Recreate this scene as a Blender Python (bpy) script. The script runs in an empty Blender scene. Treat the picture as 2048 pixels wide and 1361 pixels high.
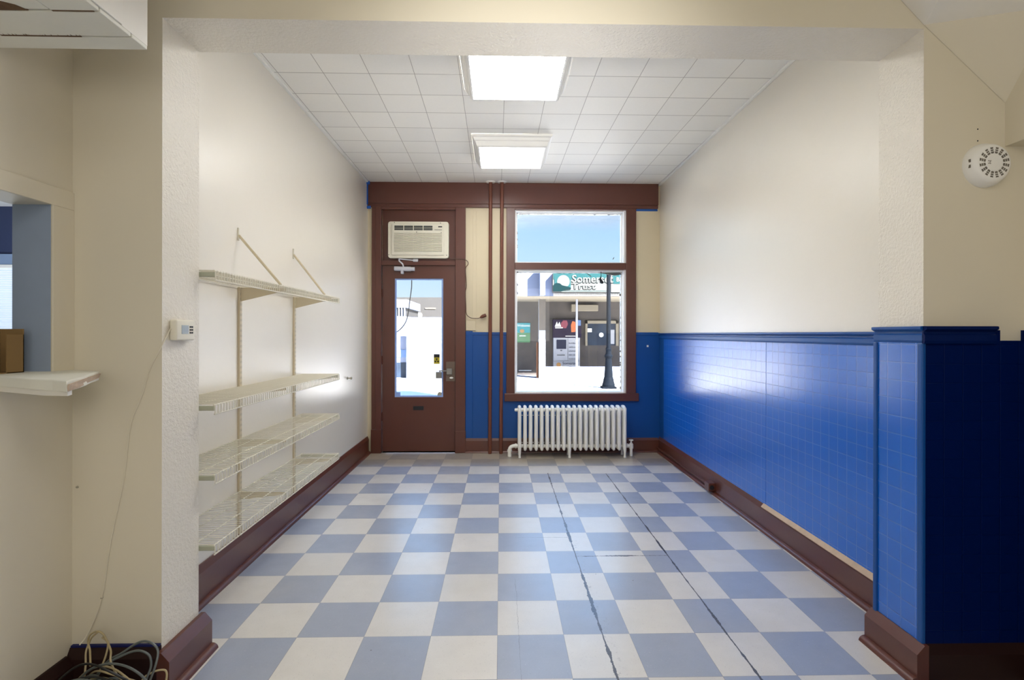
import bpy, bmesh, math, random
from mathutils import Vector, Matrix
random.seed(7)
SC = bpy.context.scene
COL = SC.collection
R = math.radians

# ------------------------------------------------------------------ materials
def new_mat(name):
    m = bpy.data.materials.new(name); m.use_nodes = True
    nt = m.node_tree; nt.nodes.clear()
    out = nt.nodes.new('ShaderNodeOutputMaterial')
    return m, nt, out

class N:
    """small node-graph helper"""
    def __init__(s, nt): s.nt = nt
    def n(s, t, **kw):
        x = s.nt.nodes.new(t)
        for k, v in kw.items(): setattr(x, k, v)
        return x
    def l(s, a, b): s.nt.links.new(a, b)
    def set(s, sock, v):
        if isinstance(v, bpy.types.NodeSocket): s.l(v, sock)
        else: sock.default_value = v
    def math(s, op, a, b=0.0, c=None, clamp=False):
        x = s.n('ShaderNodeMath', operation=op, use_clamp=clamp)
        s.set(x.inputs[0], a); s.set(x.inputs[1], b)
        if c is not None: s.set(x.inputs[2], c)
        return x.outputs[0]
    def coord(s):
        return s.n('ShaderNodeTexCoord').outputs['Object']
    def xyz(s):
        x = s.n('ShaderNodeSeparateXYZ'); s.l(s.coord(), x.inputs[0]); return x.outputs
    def noise(s, scale, detail=3, rough=.5, vec=None, dist=0.0):
        x = s.n('ShaderNodeTexNoise'); x.inputs['Scale'].default_value = scale
        x.inputs['Detail'].default_value = detail; x.inputs['Roughness'].default_value = rough
        x.inputs['Distortion'].default_value = dist
        s.l(vec if vec is not None else s.coord(), x.inputs['Vector']); return x.outputs['Fac']
    def smooth(s, v, a, b, lo=0.0, hi=1.0):
        x = s.n('ShaderNodeMapRange', interpolation_type='SMOOTHSTEP')
        s.set(x.inputs['Value'], v); x.inputs['From Min'].default_value = a; x.inputs['From Max'].default_value = b
        x.inputs['To Min'].default_value = lo; x.inputs['To Max'].default_value = hi
        return x.outputs[0]
    def mix(s, f, a, b):
        x = s.n('ShaderNodeMix', data_type='RGBA')
        s.set(x.inputs[0], f)
        for k, v in ((6, a), (7, b)):
            s.set(x.inputs[k], v if isinstance(v, bpy.types.NodeSocket) else (*v, 1))
        return x.outputs[2]
    def bump(s, h, strength=.3, dist=.01, normal=None):
        x = s.n('ShaderNodeBump'); x.inputs['Strength'].default_value = strength; x.inputs['Distance'].default_value = dist
        s.set(x.inputs['Height'], h)
        if normal is not None: s.l(normal, x.inputs['Normal'])
        return x.outputs[0]
    def bsdf(s, out, color, rough=.5, metal=0.0, normal=None, spec=.5, coat=0.0, emis=None, estr=0.0):
        p = s.n('ShaderNodeBsdfPrincipled')
        s.set(p.inputs['Base Color'], color if isinstance(color, bpy.types.NodeSocket) else (*color, 1))
        s.set(p.inputs['Roughness'], rough); s.set(p.inputs['Metallic'], metal)
        p.inputs['Specular IOR Level'].default_value = spec
        p.inputs['Coat Weight'].default_value = coat
        p.inputs['Coat Roughness'].default_value = .24
        if normal is not None: s.l(normal, p.inputs['Normal'])
        if emis is not None:
            s.set(p.inputs['Emission Color'], emis if isinstance(emis, bpy.types.NodeSocket) else (*emis, 1))
            s.set(p.inputs['Emission Strength'], estr)
        s.l(p.outputs[0], out.inputs[0]); return p

def srgb(r, g, b):
    f = lambda c: (c/255/12.92) if c/255 <= .04045 else ((c/255+.055)/1.055)**2.4
    return (f(r), f(g), f(b))

def paint(name, col, rough=.4, var=.06, vscale=2.0, bscale=40, bstr=.12, bdist=.003, spec=.5, coat=0.0, metal=0.0, dirt=None, crough=.24):
    m, nt, out = new_mat(name); g = N(nt)
    n1 = g.noise(vscale, 4, .6)
    c = g.mix(n1, tuple(v*(1-var) for v in col), tuple(min(1, v*(1+var)) for v in col))
    if dirt:
        d = g.smooth(g.noise(dirt[1], 6, .7), dirt[2], dirt[2]+.08)
        c = g.mix(g.math('MULTIPLY', d, dirt[3]), c, dirt[0])
    h = g.noise(bscale, 3, .55)
    pr = g.bsdf(out, c, rough, metal, g.bump(h, bstr, bdist), spec, coat); pr.inputs['Coat Roughness'].default_value = crough
    return m

CREAM = srgb(231, 224, 209)
M = {}
M['wall'] = paint('cream_satin_paint', CREAM, .36, .03, 1.2, 11, .24, .007, spec=.8, coat=.8, crough=.34)
M['wall_front'] = paint('yellowed_cream_paint', srgb(216, 203, 174), .5, .03, 1.2, 14, .12, .005, spec=.3)
M['wall_near'] = paint('cream_matt_paint', srgb(222, 214, 194), .55, .035, 1.4, 18, .08, .005)
M['stipple'] = paint('cream_stipple_paint', CREAM, .34, .03, 2, 80, .65, .008, spec=.7)
M['brown'] = paint('brown_gloss_paint', srgb(90, 46, 33), .36, .12, 3, 30, .12, .003, coat=.25)
M['pipe_brown'] = paint('brown_pipe_paint', srgb(110, 62, 45), .38, .1, 5, 40, .1, .002)
M['blue'] = paint('blue_gloss_paint', (.006, .072, .29), .35, .05, 2, 25, .08, .003, spec=.3, coat=.1)
M['white'] = paint('white_enamel', srgb(244, 242, 234), .35, .03, 4, 30, .05, .002)
M['white_plastic'] = paint('white_plastic', srgb(240, 239, 235), .45, .02, 5, 60, .02, .001)
M['off_white'] = paint('aged_ivory_plastic', srgb(228, 223, 206), .45, .05, 6, 60, .03, .001)
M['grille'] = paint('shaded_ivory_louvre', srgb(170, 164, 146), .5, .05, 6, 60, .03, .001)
M['dark'] = paint('dark_void', srgb(28, 30, 33), .6, .1)
M['black'] = paint('black_rubber', srgb(20, 20, 20), .5, .1)
M['grey_cable'] = paint('grey_cable_sheath', srgb(92, 98, 96), .35, .1)
M['cream_cable'] = paint('cream_cable_sheath', srgb(176, 160, 122), .45, .15, 20)
M['steel'] = paint('brushed_steel', srgb(150, 148, 144), .35, .05, metal=.8)
M['dull_steel'] = paint('tarnished_lock_plate', srgb(112, 96, 84), .45, .12, metal=.3)
M['alu'] = paint('painted_aluminium_closer', srgb(205, 205, 212), .35, .04)
M['wire'] = paint('white_epoxy_wire', srgb(222, 217, 200), .4, .04, 5)
M['beige'] = paint('beige_enamel_bracket', srgb(205, 192, 164), .45, .04, 5)
M['cap'] = paint('grey_green_end_cap', srgb(168, 170, 150), .5, .06, 8)
M['tape'] = paint('blue_masking_tape', srgb(28, 92, 178), .6, .08, 20)
M['tape_dark'] = paint('blue_masking_tape_shaded', srgb(8, 20, 90), .6, .08, 20)  # darker copy of the tape blue, shade put into its colour
M['card'] = paint('brown_cardboard', srgb(140, 112, 70), .8, .06, 8)
M['navy'] = paint('navy_room_paint', srgb(48, 58, 90), .6, .05)
M['slate'] = paint('slate_blue_paint', srgb(150, 164, 184), .5, .12, 5, 14, .1, .003, dirt=(srgb(60, 68, 84), 6, .62, .5))
M['light_blue'] = paint('pale_blue_trim_paint', srgb(130, 150, 180), .5, .05)
M['raw_wood'] = paint('bare_weathered_wood', srgb(196, 172, 148), .7, .22, 25, 60, .3, .004)
M['peel_white'] = paint('peeling_white_boards', srgb(232, 231, 220), .5, .07, 6, 30, .15, .003, dirt=(srgb(86, 62, 42), 22, .70, .8))
M['white_wood'] = paint('white_painted_boards', srgb(240, 237, 230), .45, .04, 4, 30, .08, .002)
M['sash'] = paint('white_peeling_sash', srgb(248, 248, 246), .5, .03, 8, 40, .1, .002, dirt=(srgb(90, 86, 80), 35, .70, .7))
M['slot_grey'] = paint('shaded_slot_grey', srgb(112, 106, 96), .7, .1)
M['lcd'] = paint('lcd_glass', srgb(160, 172, 180), .25, .05)
M['yellow'] = paint('yellow_sticker', srgb(196, 178, 40), .5, .1, 30)

# floor: checkerboard vinyl tiles, worn seams
def floor_mat():
    m, nt, out = new_mat('checkerboard_vinyl_tile'); g = N(nt)
    X0, Y0, T = -.0126, 2.381, .3048
    x, y, z = g.xyz()
    u = g.math('DIVIDE', g.math('SUBTRACT', x, X0), T); v = g.math('DIVIDE', g.math('SUBTRACT', y, Y0), T)
    fu = g.math('FLOOR', u); fv = g.math('FLOOR', v)
    par = g.math('FLOORED_MODULO', g.math('ADD', fu, fv), 2.0)
    par = g.math('GREATER_THAN', par, .5)
    cell = g.n('ShaderNodeCombineXYZ'); g.l(fu, cell.inputs[0]); g.l(fv, cell.inputs[1])
    wn = g.n('ShaderNodeTexWhiteNoise', noise_dimensions='3D'); g.l(cell.outputs[0], wn.inputs['Vector'])
    tv = wn.outputs['Value']
    n1 = g.noise(9, 6, .65); n2 = g.noise(150, 2, .6); n3 = g.noise(1.3, 3, .5)
    blue = g.mix(n1, srgb(146, 157, 180), srgb(164, 174, 194))
    cream = g.mix(n1, srgb(212, 209, 204), srgb(230, 227, 222))
    c = g.mix(par, cream, blue)
    sp = g.smooth(n2, .62, .74)
    c = g.mix(g.math('MULTIPLY', sp, .38), c, srgb(118, 118, 126))
    sp2 = g.smooth(g.noise(110, 2, .6), .64, .74)
    c = g.mix(g.math('MULTIPLY', sp2, .25), c, srgb(232, 230, 226))
    c = g.mix(g.math('MULTIPLY', tv, .16), c, srgb(160, 155, 148))
    c = g.mix(g.smooth(n3, .5, .8, 0, .25), c, srgb(176, 168, 150))
    # grime plus painted-in shading along the window wall
    gr = g.smooth(g.math('ADD', y, g.math('MULTIPLY', g.noise(4, 3), .25)), 5.42, 5.80, 0, .62)
    c = g.mix(gr, c, srgb(150, 132, 92))
    # joints
    du = g.math('PINGPONG', g.math('SUBTRACT', x, X0), T/2); dv = g.math('PINGPONG', g.math('SUBTRACT', y, Y0), T/2)
    dj = g.math('MINIMUM', du, dv)
    jm = g.smooth(dj, .0006, .0017, 1, 0)
    c = g.mix(g.math('MULTIPLY', jm, g.math('MULTIPLY', g.noise(3, 2), .8)), c, srgb(70, 66, 66))
    # cut and cracked seams
    wob = g.math('MULTIPLY', g.math('SUBTRACT', g.noise(7, 4, .7), .5), .02)
    wid = g.noise(5.5, 5, .75)
    def seg(axis, pos, lo, hi, w0, w1, wb=1.0):
        a, b = (x, y) if axis == 'y' else (y, x)
        d = g.math('ABSOLUTE', g.math('SUBTRACT', g.math('ADD', a, g.math('MULTIPLY', wob, wb)), pos))
        w = g.smooth(wid, .42, .72, w0, w1)
        k = g.math('LESS_THAN', d, w)
        k = g.math('MULTIPLY', k, g.math('GREATER_THAN', b, lo)); return g.math('MULTIPLY', k, g.math('LESS_THAN', b, hi))
    s1 = seg('y', .472, 1.2, 5.15, .0028, .0150, .6)
    s2 = seg('y', 1.049, 1.2, 5.13, .0026, .0095, .5)
    s3 = seg('x', 3.219, .47, 1.052, .001, .014, .7)
    s4 = seg('x', 5.143, .48, 1.06, .0012, .0022, .5)
    s5 = seg('y', .086, 1.9, 2.93, .0005, .0016, 1.4)
    s6 = seg('x', 3.52, .1, .47, .0003, .005, 1.0)
    s = s1
    for k in (s2, s3): s = g.math('MAXIMUM', s, k)
    c = g.mix(g.math('MULTIPLY', s, .95), c, srgb(40, 37, 42))
    c = g.mix(g.math('MULTIPLY', g.math('MAXIMUM', g.math('MAXIMUM', s4, s5), s6), .5), c, srgb(84, 80, 84))
    # smudge along the seam, scattered debris
    sm = g.math('MULTIPLY', g.smooth(g.math('ABSOLUTE', g.math('SUBTRACT', x, .49)), .0, .05, 1, 0), g.smooth(g.noise(38, 5, .8), .55, .7))
    c = g.mix(g.math('MULTIPLY', sm, .75), c, srgb(92, 88, 94))
    vo = g.n('ShaderNodeTexVoronoi', feature='F1'); vo.inputs['Scale'].default_value = 9; vo.inputs['Randomness'].default_value = 1
    g.l(g.coord(), vo.inputs['Vector'])
    sel = g.n('ShaderNodeSeparateColor'); g.l(vo.outputs['Color'], sel.inputs[0])
    deb = g.math('MULTIPLY', g.math('LESS_THAN', g.math('ADD', vo.outputs['Distance'], g.math('MULTIPLY', g.noise(60, 3), .04)), .055), g.math('GREATER_THAN', sel.outputs[0], .70))
    c = g.mix(g.math('MULTIPLY', deb, .7), c, srgb(84, 72, 64))
    ro = g.smooth(g.noise(5, 4, .6), .3, .75, .30, .46)
    h = g.math('SUBTRACT', g.math('MULTIPLY', g.noise(14, 3), .3), g.math('MAXIMUM', jm, s))
    g.bsdf(out, c, ro, 0, g.bump(h, .25, .0012), 1.0, .6)
    return m
M['floor'] = floor_mat()

def grid_board(name, base, ax, off, period, lw, rough, off2=None, ax2=2, coat=.95, lf=.22, spec=.3):
    """glossy board scored in a square grid along two axes"""
    m, nt, out = new_mat(name); g = N(nt); c3 = g.xyz()
    a = g.math('PINGPONG', g.math('SUBTRACT', c3[ax], off), period/2)
    b = g.math('PINGPONG', g.math('SUBTRACT', c3[ax2], off2 or 0), period/2)
    d = g.math('MINIMUM', a, b)
    gr = g.smooth(d, 0, lw, 0, 1)
    n = g.noise(3, 4, .6)
    c = g.mix(n, tuple(v*.93 for v in base), tuple(v*1.07 for v in base))
    c = g.mix(g.math('MULTIPLY', g.math('SUBTRACT', 1.0, gr), lf), c, srgb(150, 180, 220))  # grooves mixed paler, their specular glint put into the colour
    h = g.math('ADD', gr, g.math('MULTIPLY', g.noise(7, 2), .05))
    sm = rough
    g.bsdf(out, c, sm, 0, g.bump(h, .6, .002), spec, coat)
    return m
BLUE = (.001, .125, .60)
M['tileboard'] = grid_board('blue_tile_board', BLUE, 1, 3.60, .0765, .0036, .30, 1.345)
M['tileboard_dark'] = grid_board('blue_tile_board_shaded', (.0003, .008, .075), 0, 1.70, .0765, .0028, .4, 1.345, coat=.0, lf=.0, spec=.08)  # pier-face copy of the blue board, near-room shade put into its colour

def ceiling_mat():
    m, nt, out = new_mat('fibre_ceiling_tile'); g = N(nt); x, y, z = g.xyz()
    xr = g.math('ADD', x, g.math('MULTIPLY', g.math('SUBTRACT', y, 3.2), .0085))
    a = g.math('PINGPONG', g.math('SUBTRACT', xr, -.890), .3068/2)
    b = g.math('PINGPONG', g.math('SUBTRACT', y, 3.218), .3067/2)
    la = g.smooth(a, .0010, .0028, 1, 0); lb = g.smooth(b, .0016, .0052, .8, 0)
    l = g.math('MAXIMUM', la, lb)
    cell = g.n('ShaderNodeCombineXYZ')
    g.l(g.math('FLOOR', g.math('DIVIDE', g.math('SUBTRACT', xr, -.890), .3068)), cell.inputs[0])
    g.l(g.math('FLOOR', g.math('DIVIDE', g.math('SUBTRACT', y, 3.218), .3067)), cell.inputs[1])
    wn = g.n('ShaderNodeTexWhiteNoise', noise_dimensions='3D'); g.l(cell.outputs[0], wn.inputs['Vector'])
    c = g.mix(g.noise(70, 4, .7), srgb(244, 241, 232), srgb(251, 248, 240))
    c = g.mix(g.math('MULTIPLY', wn.outputs['Value'], .25), c, srgb(222, 221, 218))
    c = g.mix(g.math('MULTIPLY', l, .75), c, srgb(132, 120, 110))
    h = g.math('SUBTRACT', g.math('MULTIPLY', g.noise(90, 3), .7), l)
    g.bsdf(out, c, .55, 0, g.bump(h, .25, .003), .4)
    return m
M['ceiling'] = ceiling_mat()

def glass_mat(name, haze=0.0, top=None):
    m, nt, out = new_mat(name); g = N(nt)
    tr = g.n('ShaderNodeBsdfTransparent'); gl = g.n('ShaderNodeBsdfGlossy'); gl.inputs['Roughness'].default_value = .02
    df = g.n('ShaderNodeBsdfDiffuse'); df.inputs['Color'].default_value = (*srgb(235, 240, 245), 1)
    mx = g.n('ShaderNodeMixShader'); mx.inputs[0].default_value = 0.0 if top else .02
    g.l(tr.outputs[0], mx.inputs[1]); g.l(gl.outputs[0], mx.inputs[2])
    f = haze
    if top:
        x, y, z = g.xyz()
        zz = g.math('ADD', z, g.math('MULTIPLY', g.noise(3, 3), .05))
        f = g.smooth(zz, top[0], top[1], haze, top[2])
    m2 = g.n('ShaderNodeMixShader'); g.set(m2.inputs[0], f)
    g.l(mx.outputs[0], m2.inputs[1]); g.l(df.outputs[0], m2.inputs[2]); g.l(m2.outputs[0], out.inputs[0])
    return m
M['glass'] = glass_mat('window_glass', .015)
M['glass_top'] = glass_mat('dusty_upper_glass', .03, (2.60, 2.90, .42))

def emit_mat(name, c1, c2, s1, s2, ax=0, lo=0, hi=1):
    m, nt, out = new_mat(name); g = N(nt); c3 = g.xyz()
    f = g.smooth(c3[ax], lo, hi)
    c = g.mix(f, c1, c2)
    st = g.math('ADD', g.math('MULTIPLY', f, s2-s1), s1)
    g.bsdf(out, srgb(235, 235, 230), .4, emis=c, estr=st)
    return m
M['lens1'] = emit_mat('lit_acrylic_lens', (1, .99, .97), (1, .99, .97), 24, 24)
M['lens2'] = emit_mat('half_lit_acrylic_lens', (1, .985, .94), (.93, .96, 1), 20, .8, 0, .02, .24)

# ------------------------------------------------------------------ mesh helpers
class MB:
    def __init__(s): s.bm = bmesh.new()
    def box(s, x0, x1, y0, y1, z0, z1, bev=0.0, seg=2, mat=None):
        b = bmesh.new()
        r = bmesh.ops.create_cube(b, size=1)
        for v in b.verts:
            v.co = Vector(((x0+x1)/2+v.co.x*(x1-x0), (y0+y1)/2+v.co.y*(y1-y0), (z0+z1)/2+v.co.z*(z1-z0)))
        if bev > 0: bmesh.ops.bevel(b, geom=b.edges[:], offset=bev, segments=seg, profile=.5, affect='EDGES')
        s.merge(b, mat); return s
    def merge(s, b, mat=None):
        if mat is not None: bmesh.ops.transform(b, matrix=mat, verts=b.verts)
        me = bpy.data.meshes.new('tmp'); b.to_mesh(me); s.bm.from_mesh(me); bpy.data.meshes.remove(me); b.free()
    def prism(s, pts, vec):
        """polygon (3-D points) extruded along vec"""
        b = bmesh.new(); vec = Vector(vec)
        a = [b.verts.new(Vector(p)) for p in pts]; c = [b.verts.new(Vector(p)+vec) for p in pts]
        b.faces.new(a); b.faces.new(c[::-1])
        n = len(pts)
        for i in range(n): b.faces.new((a[i], c[i], c[(i+1) % n], a[(i+1) % n]))
        bmesh.ops.recalc_face_normals(b, faces=b.faces[:]); s.merge(b); return s
    def face(s, pts):
        vs = [s.bm.verts.new(Vector(p)) for p in pts]; s.bm.faces.new(vs); return s
    def tube(s, pts, r, n=10, caps=True, rx=None):
        pts = [Vector(p) for p in pts]; rr = r if isinstance(r, (list, tuple)) else [r]*len(pts)
        rings = []; up = None
        for i, p in enumerate(pts):
            a = pts[max(0, i-1)]; c = pts[min(len(pts)-1, i+1)]
            t = (c-a).normalized()
            if up is None: up = Vector((0, 0, 1)) if abs(t.z) < .9 else Vector((0, 1, 0))
            sd = t.cross(up)
            if sd.length < 1e-4: sd = t.cross(Vector((1, 0, 0)))
            sd.normalize(); up = sd.cross(t).normalized()
            k = rx if rx else 1.0
            rings.append([s.bm.verts.new(p+sd*math.cos(2*math.pi*j/n)*rr[i]*k+up*math.sin(2*math.pi*j/n)*rr[i]) for j in range(n)])
        for a, b in zip(rings, rings[1:]):
            for j in range(n): s.bm.faces.new((a[j], a[(j+1) % n], b[(j+1) % n], b[j]))
        if caps: s.bm.faces.new(rings[0][::-1]); s.bm.faces.new(rings[-1])
        return s
    def lathe(s, prof, origin=(0, 0, 0), axis='z', n=32, sx=1.0, sy=1.0):
        """profile [(radius, height)] turned about an axis through origin"""
        o = Vector(origin)
        def P(r, h, a):
            c, d = math.cos(a)*r*sx, math.sin(a)*r*sy
            return o+Vector({'z': (c, d, h), 'y': (c, h, d), 'x': (h, c, d)}[axis])
        rings = []
        for r, h in prof:
            if r < 1e-6: rings.append([s.bm.verts.new(P(0, h, 0))])
            else: rings.append([s.bm.verts.new(P(r, h, 2*math.pi*j/n)) for j in range(n)])
        for a, b in zip(rings, rings[1:]):
            for j in range(n):
                q = [a[j % len(a)], a[(j+1) % len(a)], b[(j+1) % len(b)], b[j % len(b)]]
                q2 = []
                for v in q:
                    if v not in q2: q2.append(v)
                if len(q2) >= 3:
                    try: s.bm.faces.new(q2)
                    except ValueError: pass
        return s
    def build(s, name, m, parent=None, smooth=False, bevel=0.0, **tags):
        bmesh.ops.recalc_face_normals(s.bm, faces=s.bm.faces[:])
        me = bpy.data.meshes.new(name); s.bm.to_mesh(me); s.bm.free()
        ms = m if isinstance(m, (list, tuple)) else [m]
        for k in ms: me.materials.append(M[k] if isinstance(k, str) else k)
        if smooth:
            for p in me.polygons: p.use_smooth = True
            try: me.set_sharp_from_angle(angle=R(35))
            except Exception: pass
        o = bpy.data.objects.new(name, me); COL.objects.link(o)
        if parent is not None:
            o.parent = parent
            o.matrix_parent_inverse = Matrix.Translation(-abs_loc(parent))
        if bevel:
            b = o.modifiers.new('b', 'BEVEL'); b.width = bevel; b.segments = 2; b.limit_method = 'ANGLE'
        tag(o, **tags); return o

def split_build(b, name, m, parent=None, smooth=False, bevel=0.0, **tags):
    """every loose piece becomes an object of its own"""
    bm = b.bm; bm.verts.index_update(); seen = set(); out = []
    for v in bm.verts:
        if v in seen: continue
        st = [v]; seen.add(v); isl = []
        while st:
            q = st.pop(); isl.append(q)
            for e in q.link_edges:
                w_ = e.other_vert(q)
                if w_ not in seen: seen.add(w_); st.append(w_)
        nb = MB(); mp = {q: nb.bm.verts.new(q.co) for q in isl}
        fs = {f for q in isl for f in q.link_faces}
        for f in fs: nb.bm.faces.new([mp[q] for q in f.verts])
        out.append(nb.build(name, m, parent, smooth, bevel, **tags))
    bm.free(); return out

def abs_loc(o):
    v = Vector((0, 0, 0))
    while o is not None:
        v += o.location
        if o.parent is not None and o.matrix_parent_inverse != Matrix(): v += o.matrix_parent_inverse.translation
        o = o.parent
    return v

def tag(o, label=None, cat=None, group=None, kind=None):
    if label: o['label'] = label
    if cat: o['category'] = cat
    if group: o['group'] = group
    if kind: o['kind'] = kind
    return o

def thing(name, loc, label=None, cat=None, group=None, kind=None):
    o = bpy.data.objects.new(name, None); COL.objects.link(o); o.location = loc; o.empty_display_size = .1
    return tag(o, label, cat, group, kind)

def text_mesh(name, txt, size, loc, m, parent=None, ext=.004, offset=0.0, sx=1.0, rot=(R(90), 0, 0), align='LEFT', shear=0.0):
    c = bpy.data.curves.new('t', 'FONT'); c.body = txt; c.size = size; c.extrude = ext; c.offset = offset; c.align_x = align; c.shear = shear
    c.resolution_u = 3
    t = bpy.data.objects.new('t', c); COL.objects.link(t)
    dg = bpy.context.evaluated_depsgraph_get()
    me = bpy.data.meshes.new_from_object(t.evaluated_get(dg))
    bpy.data.objects.remove(t)
    mw = Matrix.Translation(Vector(loc)) @ Matrix.Rotation(rot[2], 4, 'Z') @ Matrix.Rotation(rot[0], 4, 'X') @ Matrix.Diagonal((sx, 1, 1, 1))
    me.transform(mw)
    me.materials.clear(); me.materials.append(M[m] if isinstance(m, str) else m)
    o = bpy.data.objects.new(name, me); COL.objects.link(o)
    if parent is not None:
        o.parent = parent; o.matrix_parent_inverse = Matrix.Translation(-abs_loc(parent))
    return o

S = dict(kind='structure')
# ------------------------------------------------------------------ key dimensions
H = 1.386
XL, XR = -1.548, 1.878            # side walls of the front room
YF = 6.07                         # inner face of the street wall
CZ = 3.15
PL, PR = -1.318, 1.700            # inner faces of the opening
Y0, Y1 = 2.045, 2.292             # front and back of the opening
HZ = 2.617
NXL, NXR = -1.660, 2.12           # near room side walls
NB = -1.6                         # wall behind the camera

# ------------------------------------------------------------------ room shell
b = MB(); b.box(-7.2, 2.4, NB-.2, 6.30, -.12, 0); b.build('floor', 'floor', **S)
b = MB(); b.box(XL-.1, XR+.1, Y1-.02, YF+.2, CZ, CZ+.12); b.build('ceiling', 'ceiling', **S)
# front room left wall, also the partition towards the next room
b = MB(); b.box(-1.80, XL, Y1, YF, 0, CZ+.1); b.build('wall_left', 'wall', **S)
b = MB(); b.box(XR, XR+.25, Y1, YF, 0, CZ+.1); b.build('wall_right', 'wall', **S)
# opening: piers and header with stippled reveals
def two_tone(name, boxes, inner, outer, test):
    bb = MB()
    for q in boxes: bb.box(*q)
    o = bb.build(name, [inner, outer], **S)
    for p in o.data.polygons:
        p.material_index = 1 if test(p) else 0
    return o
fr = lambda p: p.normal.y < -.5
two_tone('wall_pier_left', [(-1.80, PL, Y0, Y1, 0, HZ)], 'stipple', 'wall_near', fr)
two_tone('wall_pier_right', [(PR, 2.3, Y0, Y1, 0, HZ)], 'stipple', 'wall_near', fr)
two_tone('wall_header', [(-1.80, 2.3, Y0, Y1, HZ, CZ+.2)], 'stipple', 'wall_near', fr)
# street wall with door and window openings
def wall_holes(name, x0, x1, y0, y1, z0, z1, holes, m):
    bb = MB(); xs = sorted({x0, x1, *[h[0] for h in holes], *[h[1] for h in holes]})
    for a, c in zip(xs, xs[1:]):
        mid = (a+c)/2; cuts = sorted([(h[2], h[3]) for h in holes if h[0] < mid < h[1]])
        z = z0
        for (p, q) in cuts:
            if p > z: bb.box(a, c, y0, y1, z, p)
            z = q
        if z < z1: bb.box(a, c, y0, y1, z, z1)
    return bb.build(name, m, **S)
DH = (-1.385, -.527, 0, 2.86); WH = (.166, 1.473, .693, 2.845)
wall_holes('wall_front', -7.3, 4.6, YF, 6.30, -.16, 3.3, [DH, WH, (-6.3, -5.35, 1.25, 2.17)], 'wall_front')
b = MB(); b.box(-7.3, 4.6, 6.10, 6.30, 3.3, 7.25); b.build('wall_parapet', 'wall_near', **S)
# near room
b = MB()
OZ0, OZ1, OY1 = 1.236, 1.862, 1.948
b.box(-1.80, NXL, NB, OY1, 0, OZ0); b.box(-1.80, NXL, NB, OY1, OZ1, 3.1); b.box(-1.80, NXL, OY1, Y0, 0, 3.1)
b.box(-1.80, NXL, NB, .55, OZ0, OZ1)
o = b.build('wall_near_left', ['wall_near', 'slate'], **S)
for p in o.data.polygons:
    c = p.center
    if OZ0 < c.z < OZ1+.001 and .56 < c.y < OY1+.001 and c.x > -1.79 and abs(p.normal.x) < .5: p.material_index = 1
b = MB(); b.box(NXR, NXR+.2, NB, Y0, 0, 3.1); b.build('wall_near_right', 'wall_near', **S)
b = MB(); b.box(-7.2, NXR+.2, NB-.2, NB, 0, 3.1); b.build('wall_back', 'wall_near', **S)
b = MB(); b.box(-1.80, NXR+.2, NB, Y0, 2.98, 3.1); b.build('ceiling_near', 'wall_near', **S)
# raised casing board round the pass-through on the near left wall
b = MB()
b.box(NXL, NXL+.007, .3, Y0, OZ1, 1.931); b.box(NXL, NXL+.007, OY1+.001, Y0, OZ0, OZ1); b.build('trim_pass_through', 'wall_near', bevel=.002, **S)
# folded plaster soffit that meets the corner of the opening
V = Vector((PR, Y0-.001, 2.632)); d2 = Vector((-.045, -.145, .045)); d3 = Vector((.25, -.145, -.03))
P1 = V+Vector((-.33, 0, .345)); P2 = V+d2*8; P3 = V+d3*3.2; P4 = Vector((2.034, Y0-.001, 2.322)); P5 = Vector((NXR, Y0-.001, 2.29))
b = MB(); b.face([V, P2, P1]); b.face([V, P3, P2]); b.face([P1, P2, Vector((P1.x, P2.y, 2.98))]); b.build('trim_soffit_upper', 'white_wood', **S)  # whiter paint on the upper folds stands in for light falling there
b = MB(); b.face([V, P4, P3]); b.face([P4, P5, P3])
b.build('trim_soffit_fold', 'wall_near', **S)
b = MB(); b.box(2.034, NXR, .6, Y0, 2.147, 2.98); b.build('trim_beam_casing', 'wall_near', **S)

# the next room seen through the pass-through
b = MB(); b.box(-7.2, -1.80, NB, YF, 2.84, 3.0); b.build('ceiling_next_room', 'white_plastic', **S)
b = MB(); b.box(-7.3, -7.2, NB, YF, 0, 3.0); b.build('wall_next_room', 'navy', **S)
b = MB()
for q in ((-7.2, -6.3, 0, 2.88), (-5.35, -1.80, 0, 2.88), (-6.3, -5.35, 2.29, 2.88), (-6.3, -5.35, 0, 1.25)):
    b.box(q[0], q[1], YF-.02, YF-.001, q[2], q[3])
b.build('wall_next_room_front', 'navy', **S)
b = MB(); b.box(-6.4, -5.25, YF-.05, YF-.02, 2.17, 2.29); b.build('trim_next_room', 'light_blue', **S)
def blind_mat():
    m, nt, out = new_mat('translucent_blind_slat'); g = N(nt)
    a = g.n('ShaderNodeBsdfTranslucent'); a.inputs[0].default_value = (.9, .92, .95, 1)
    c = g.n('ShaderNodeBsdfDiffuse'); c.inputs[0].default_value = (.85, .86, .88, 1)
    mx = g.n('ShaderNodeMixShader'); mx.inputs[0].default_value = .35
    g.l(a.outputs[0], mx.inputs[1]); g.l(c.outputs[0], mx.inputs[2]); g.l(mx.outputs[0], out.inputs[0]); return m
M['blind'] = blind_mat()
t = thing('window_blind', (-5.82, YF-.03, 1.25), 'white horizontal blind on the window of the dark blue next room', 'blind')
b = MB(); b.box(-6.32, -5.33, YF-.06, YF-.022, 2.13, 2.168); b.build('head_rail', 'white_plastic', t)
b = MB()
for k in range(34):
    z = 2.115-k*.0255
    b.box(-6.31, -5.34, -.0125, .0125, -.0006, .0006, mat=Matrix.Translation((0, YF-.04, z)) @ Matrix.Rotation(R(62), 4, 'X'))
b.build('slats', 'blind', t)

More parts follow.
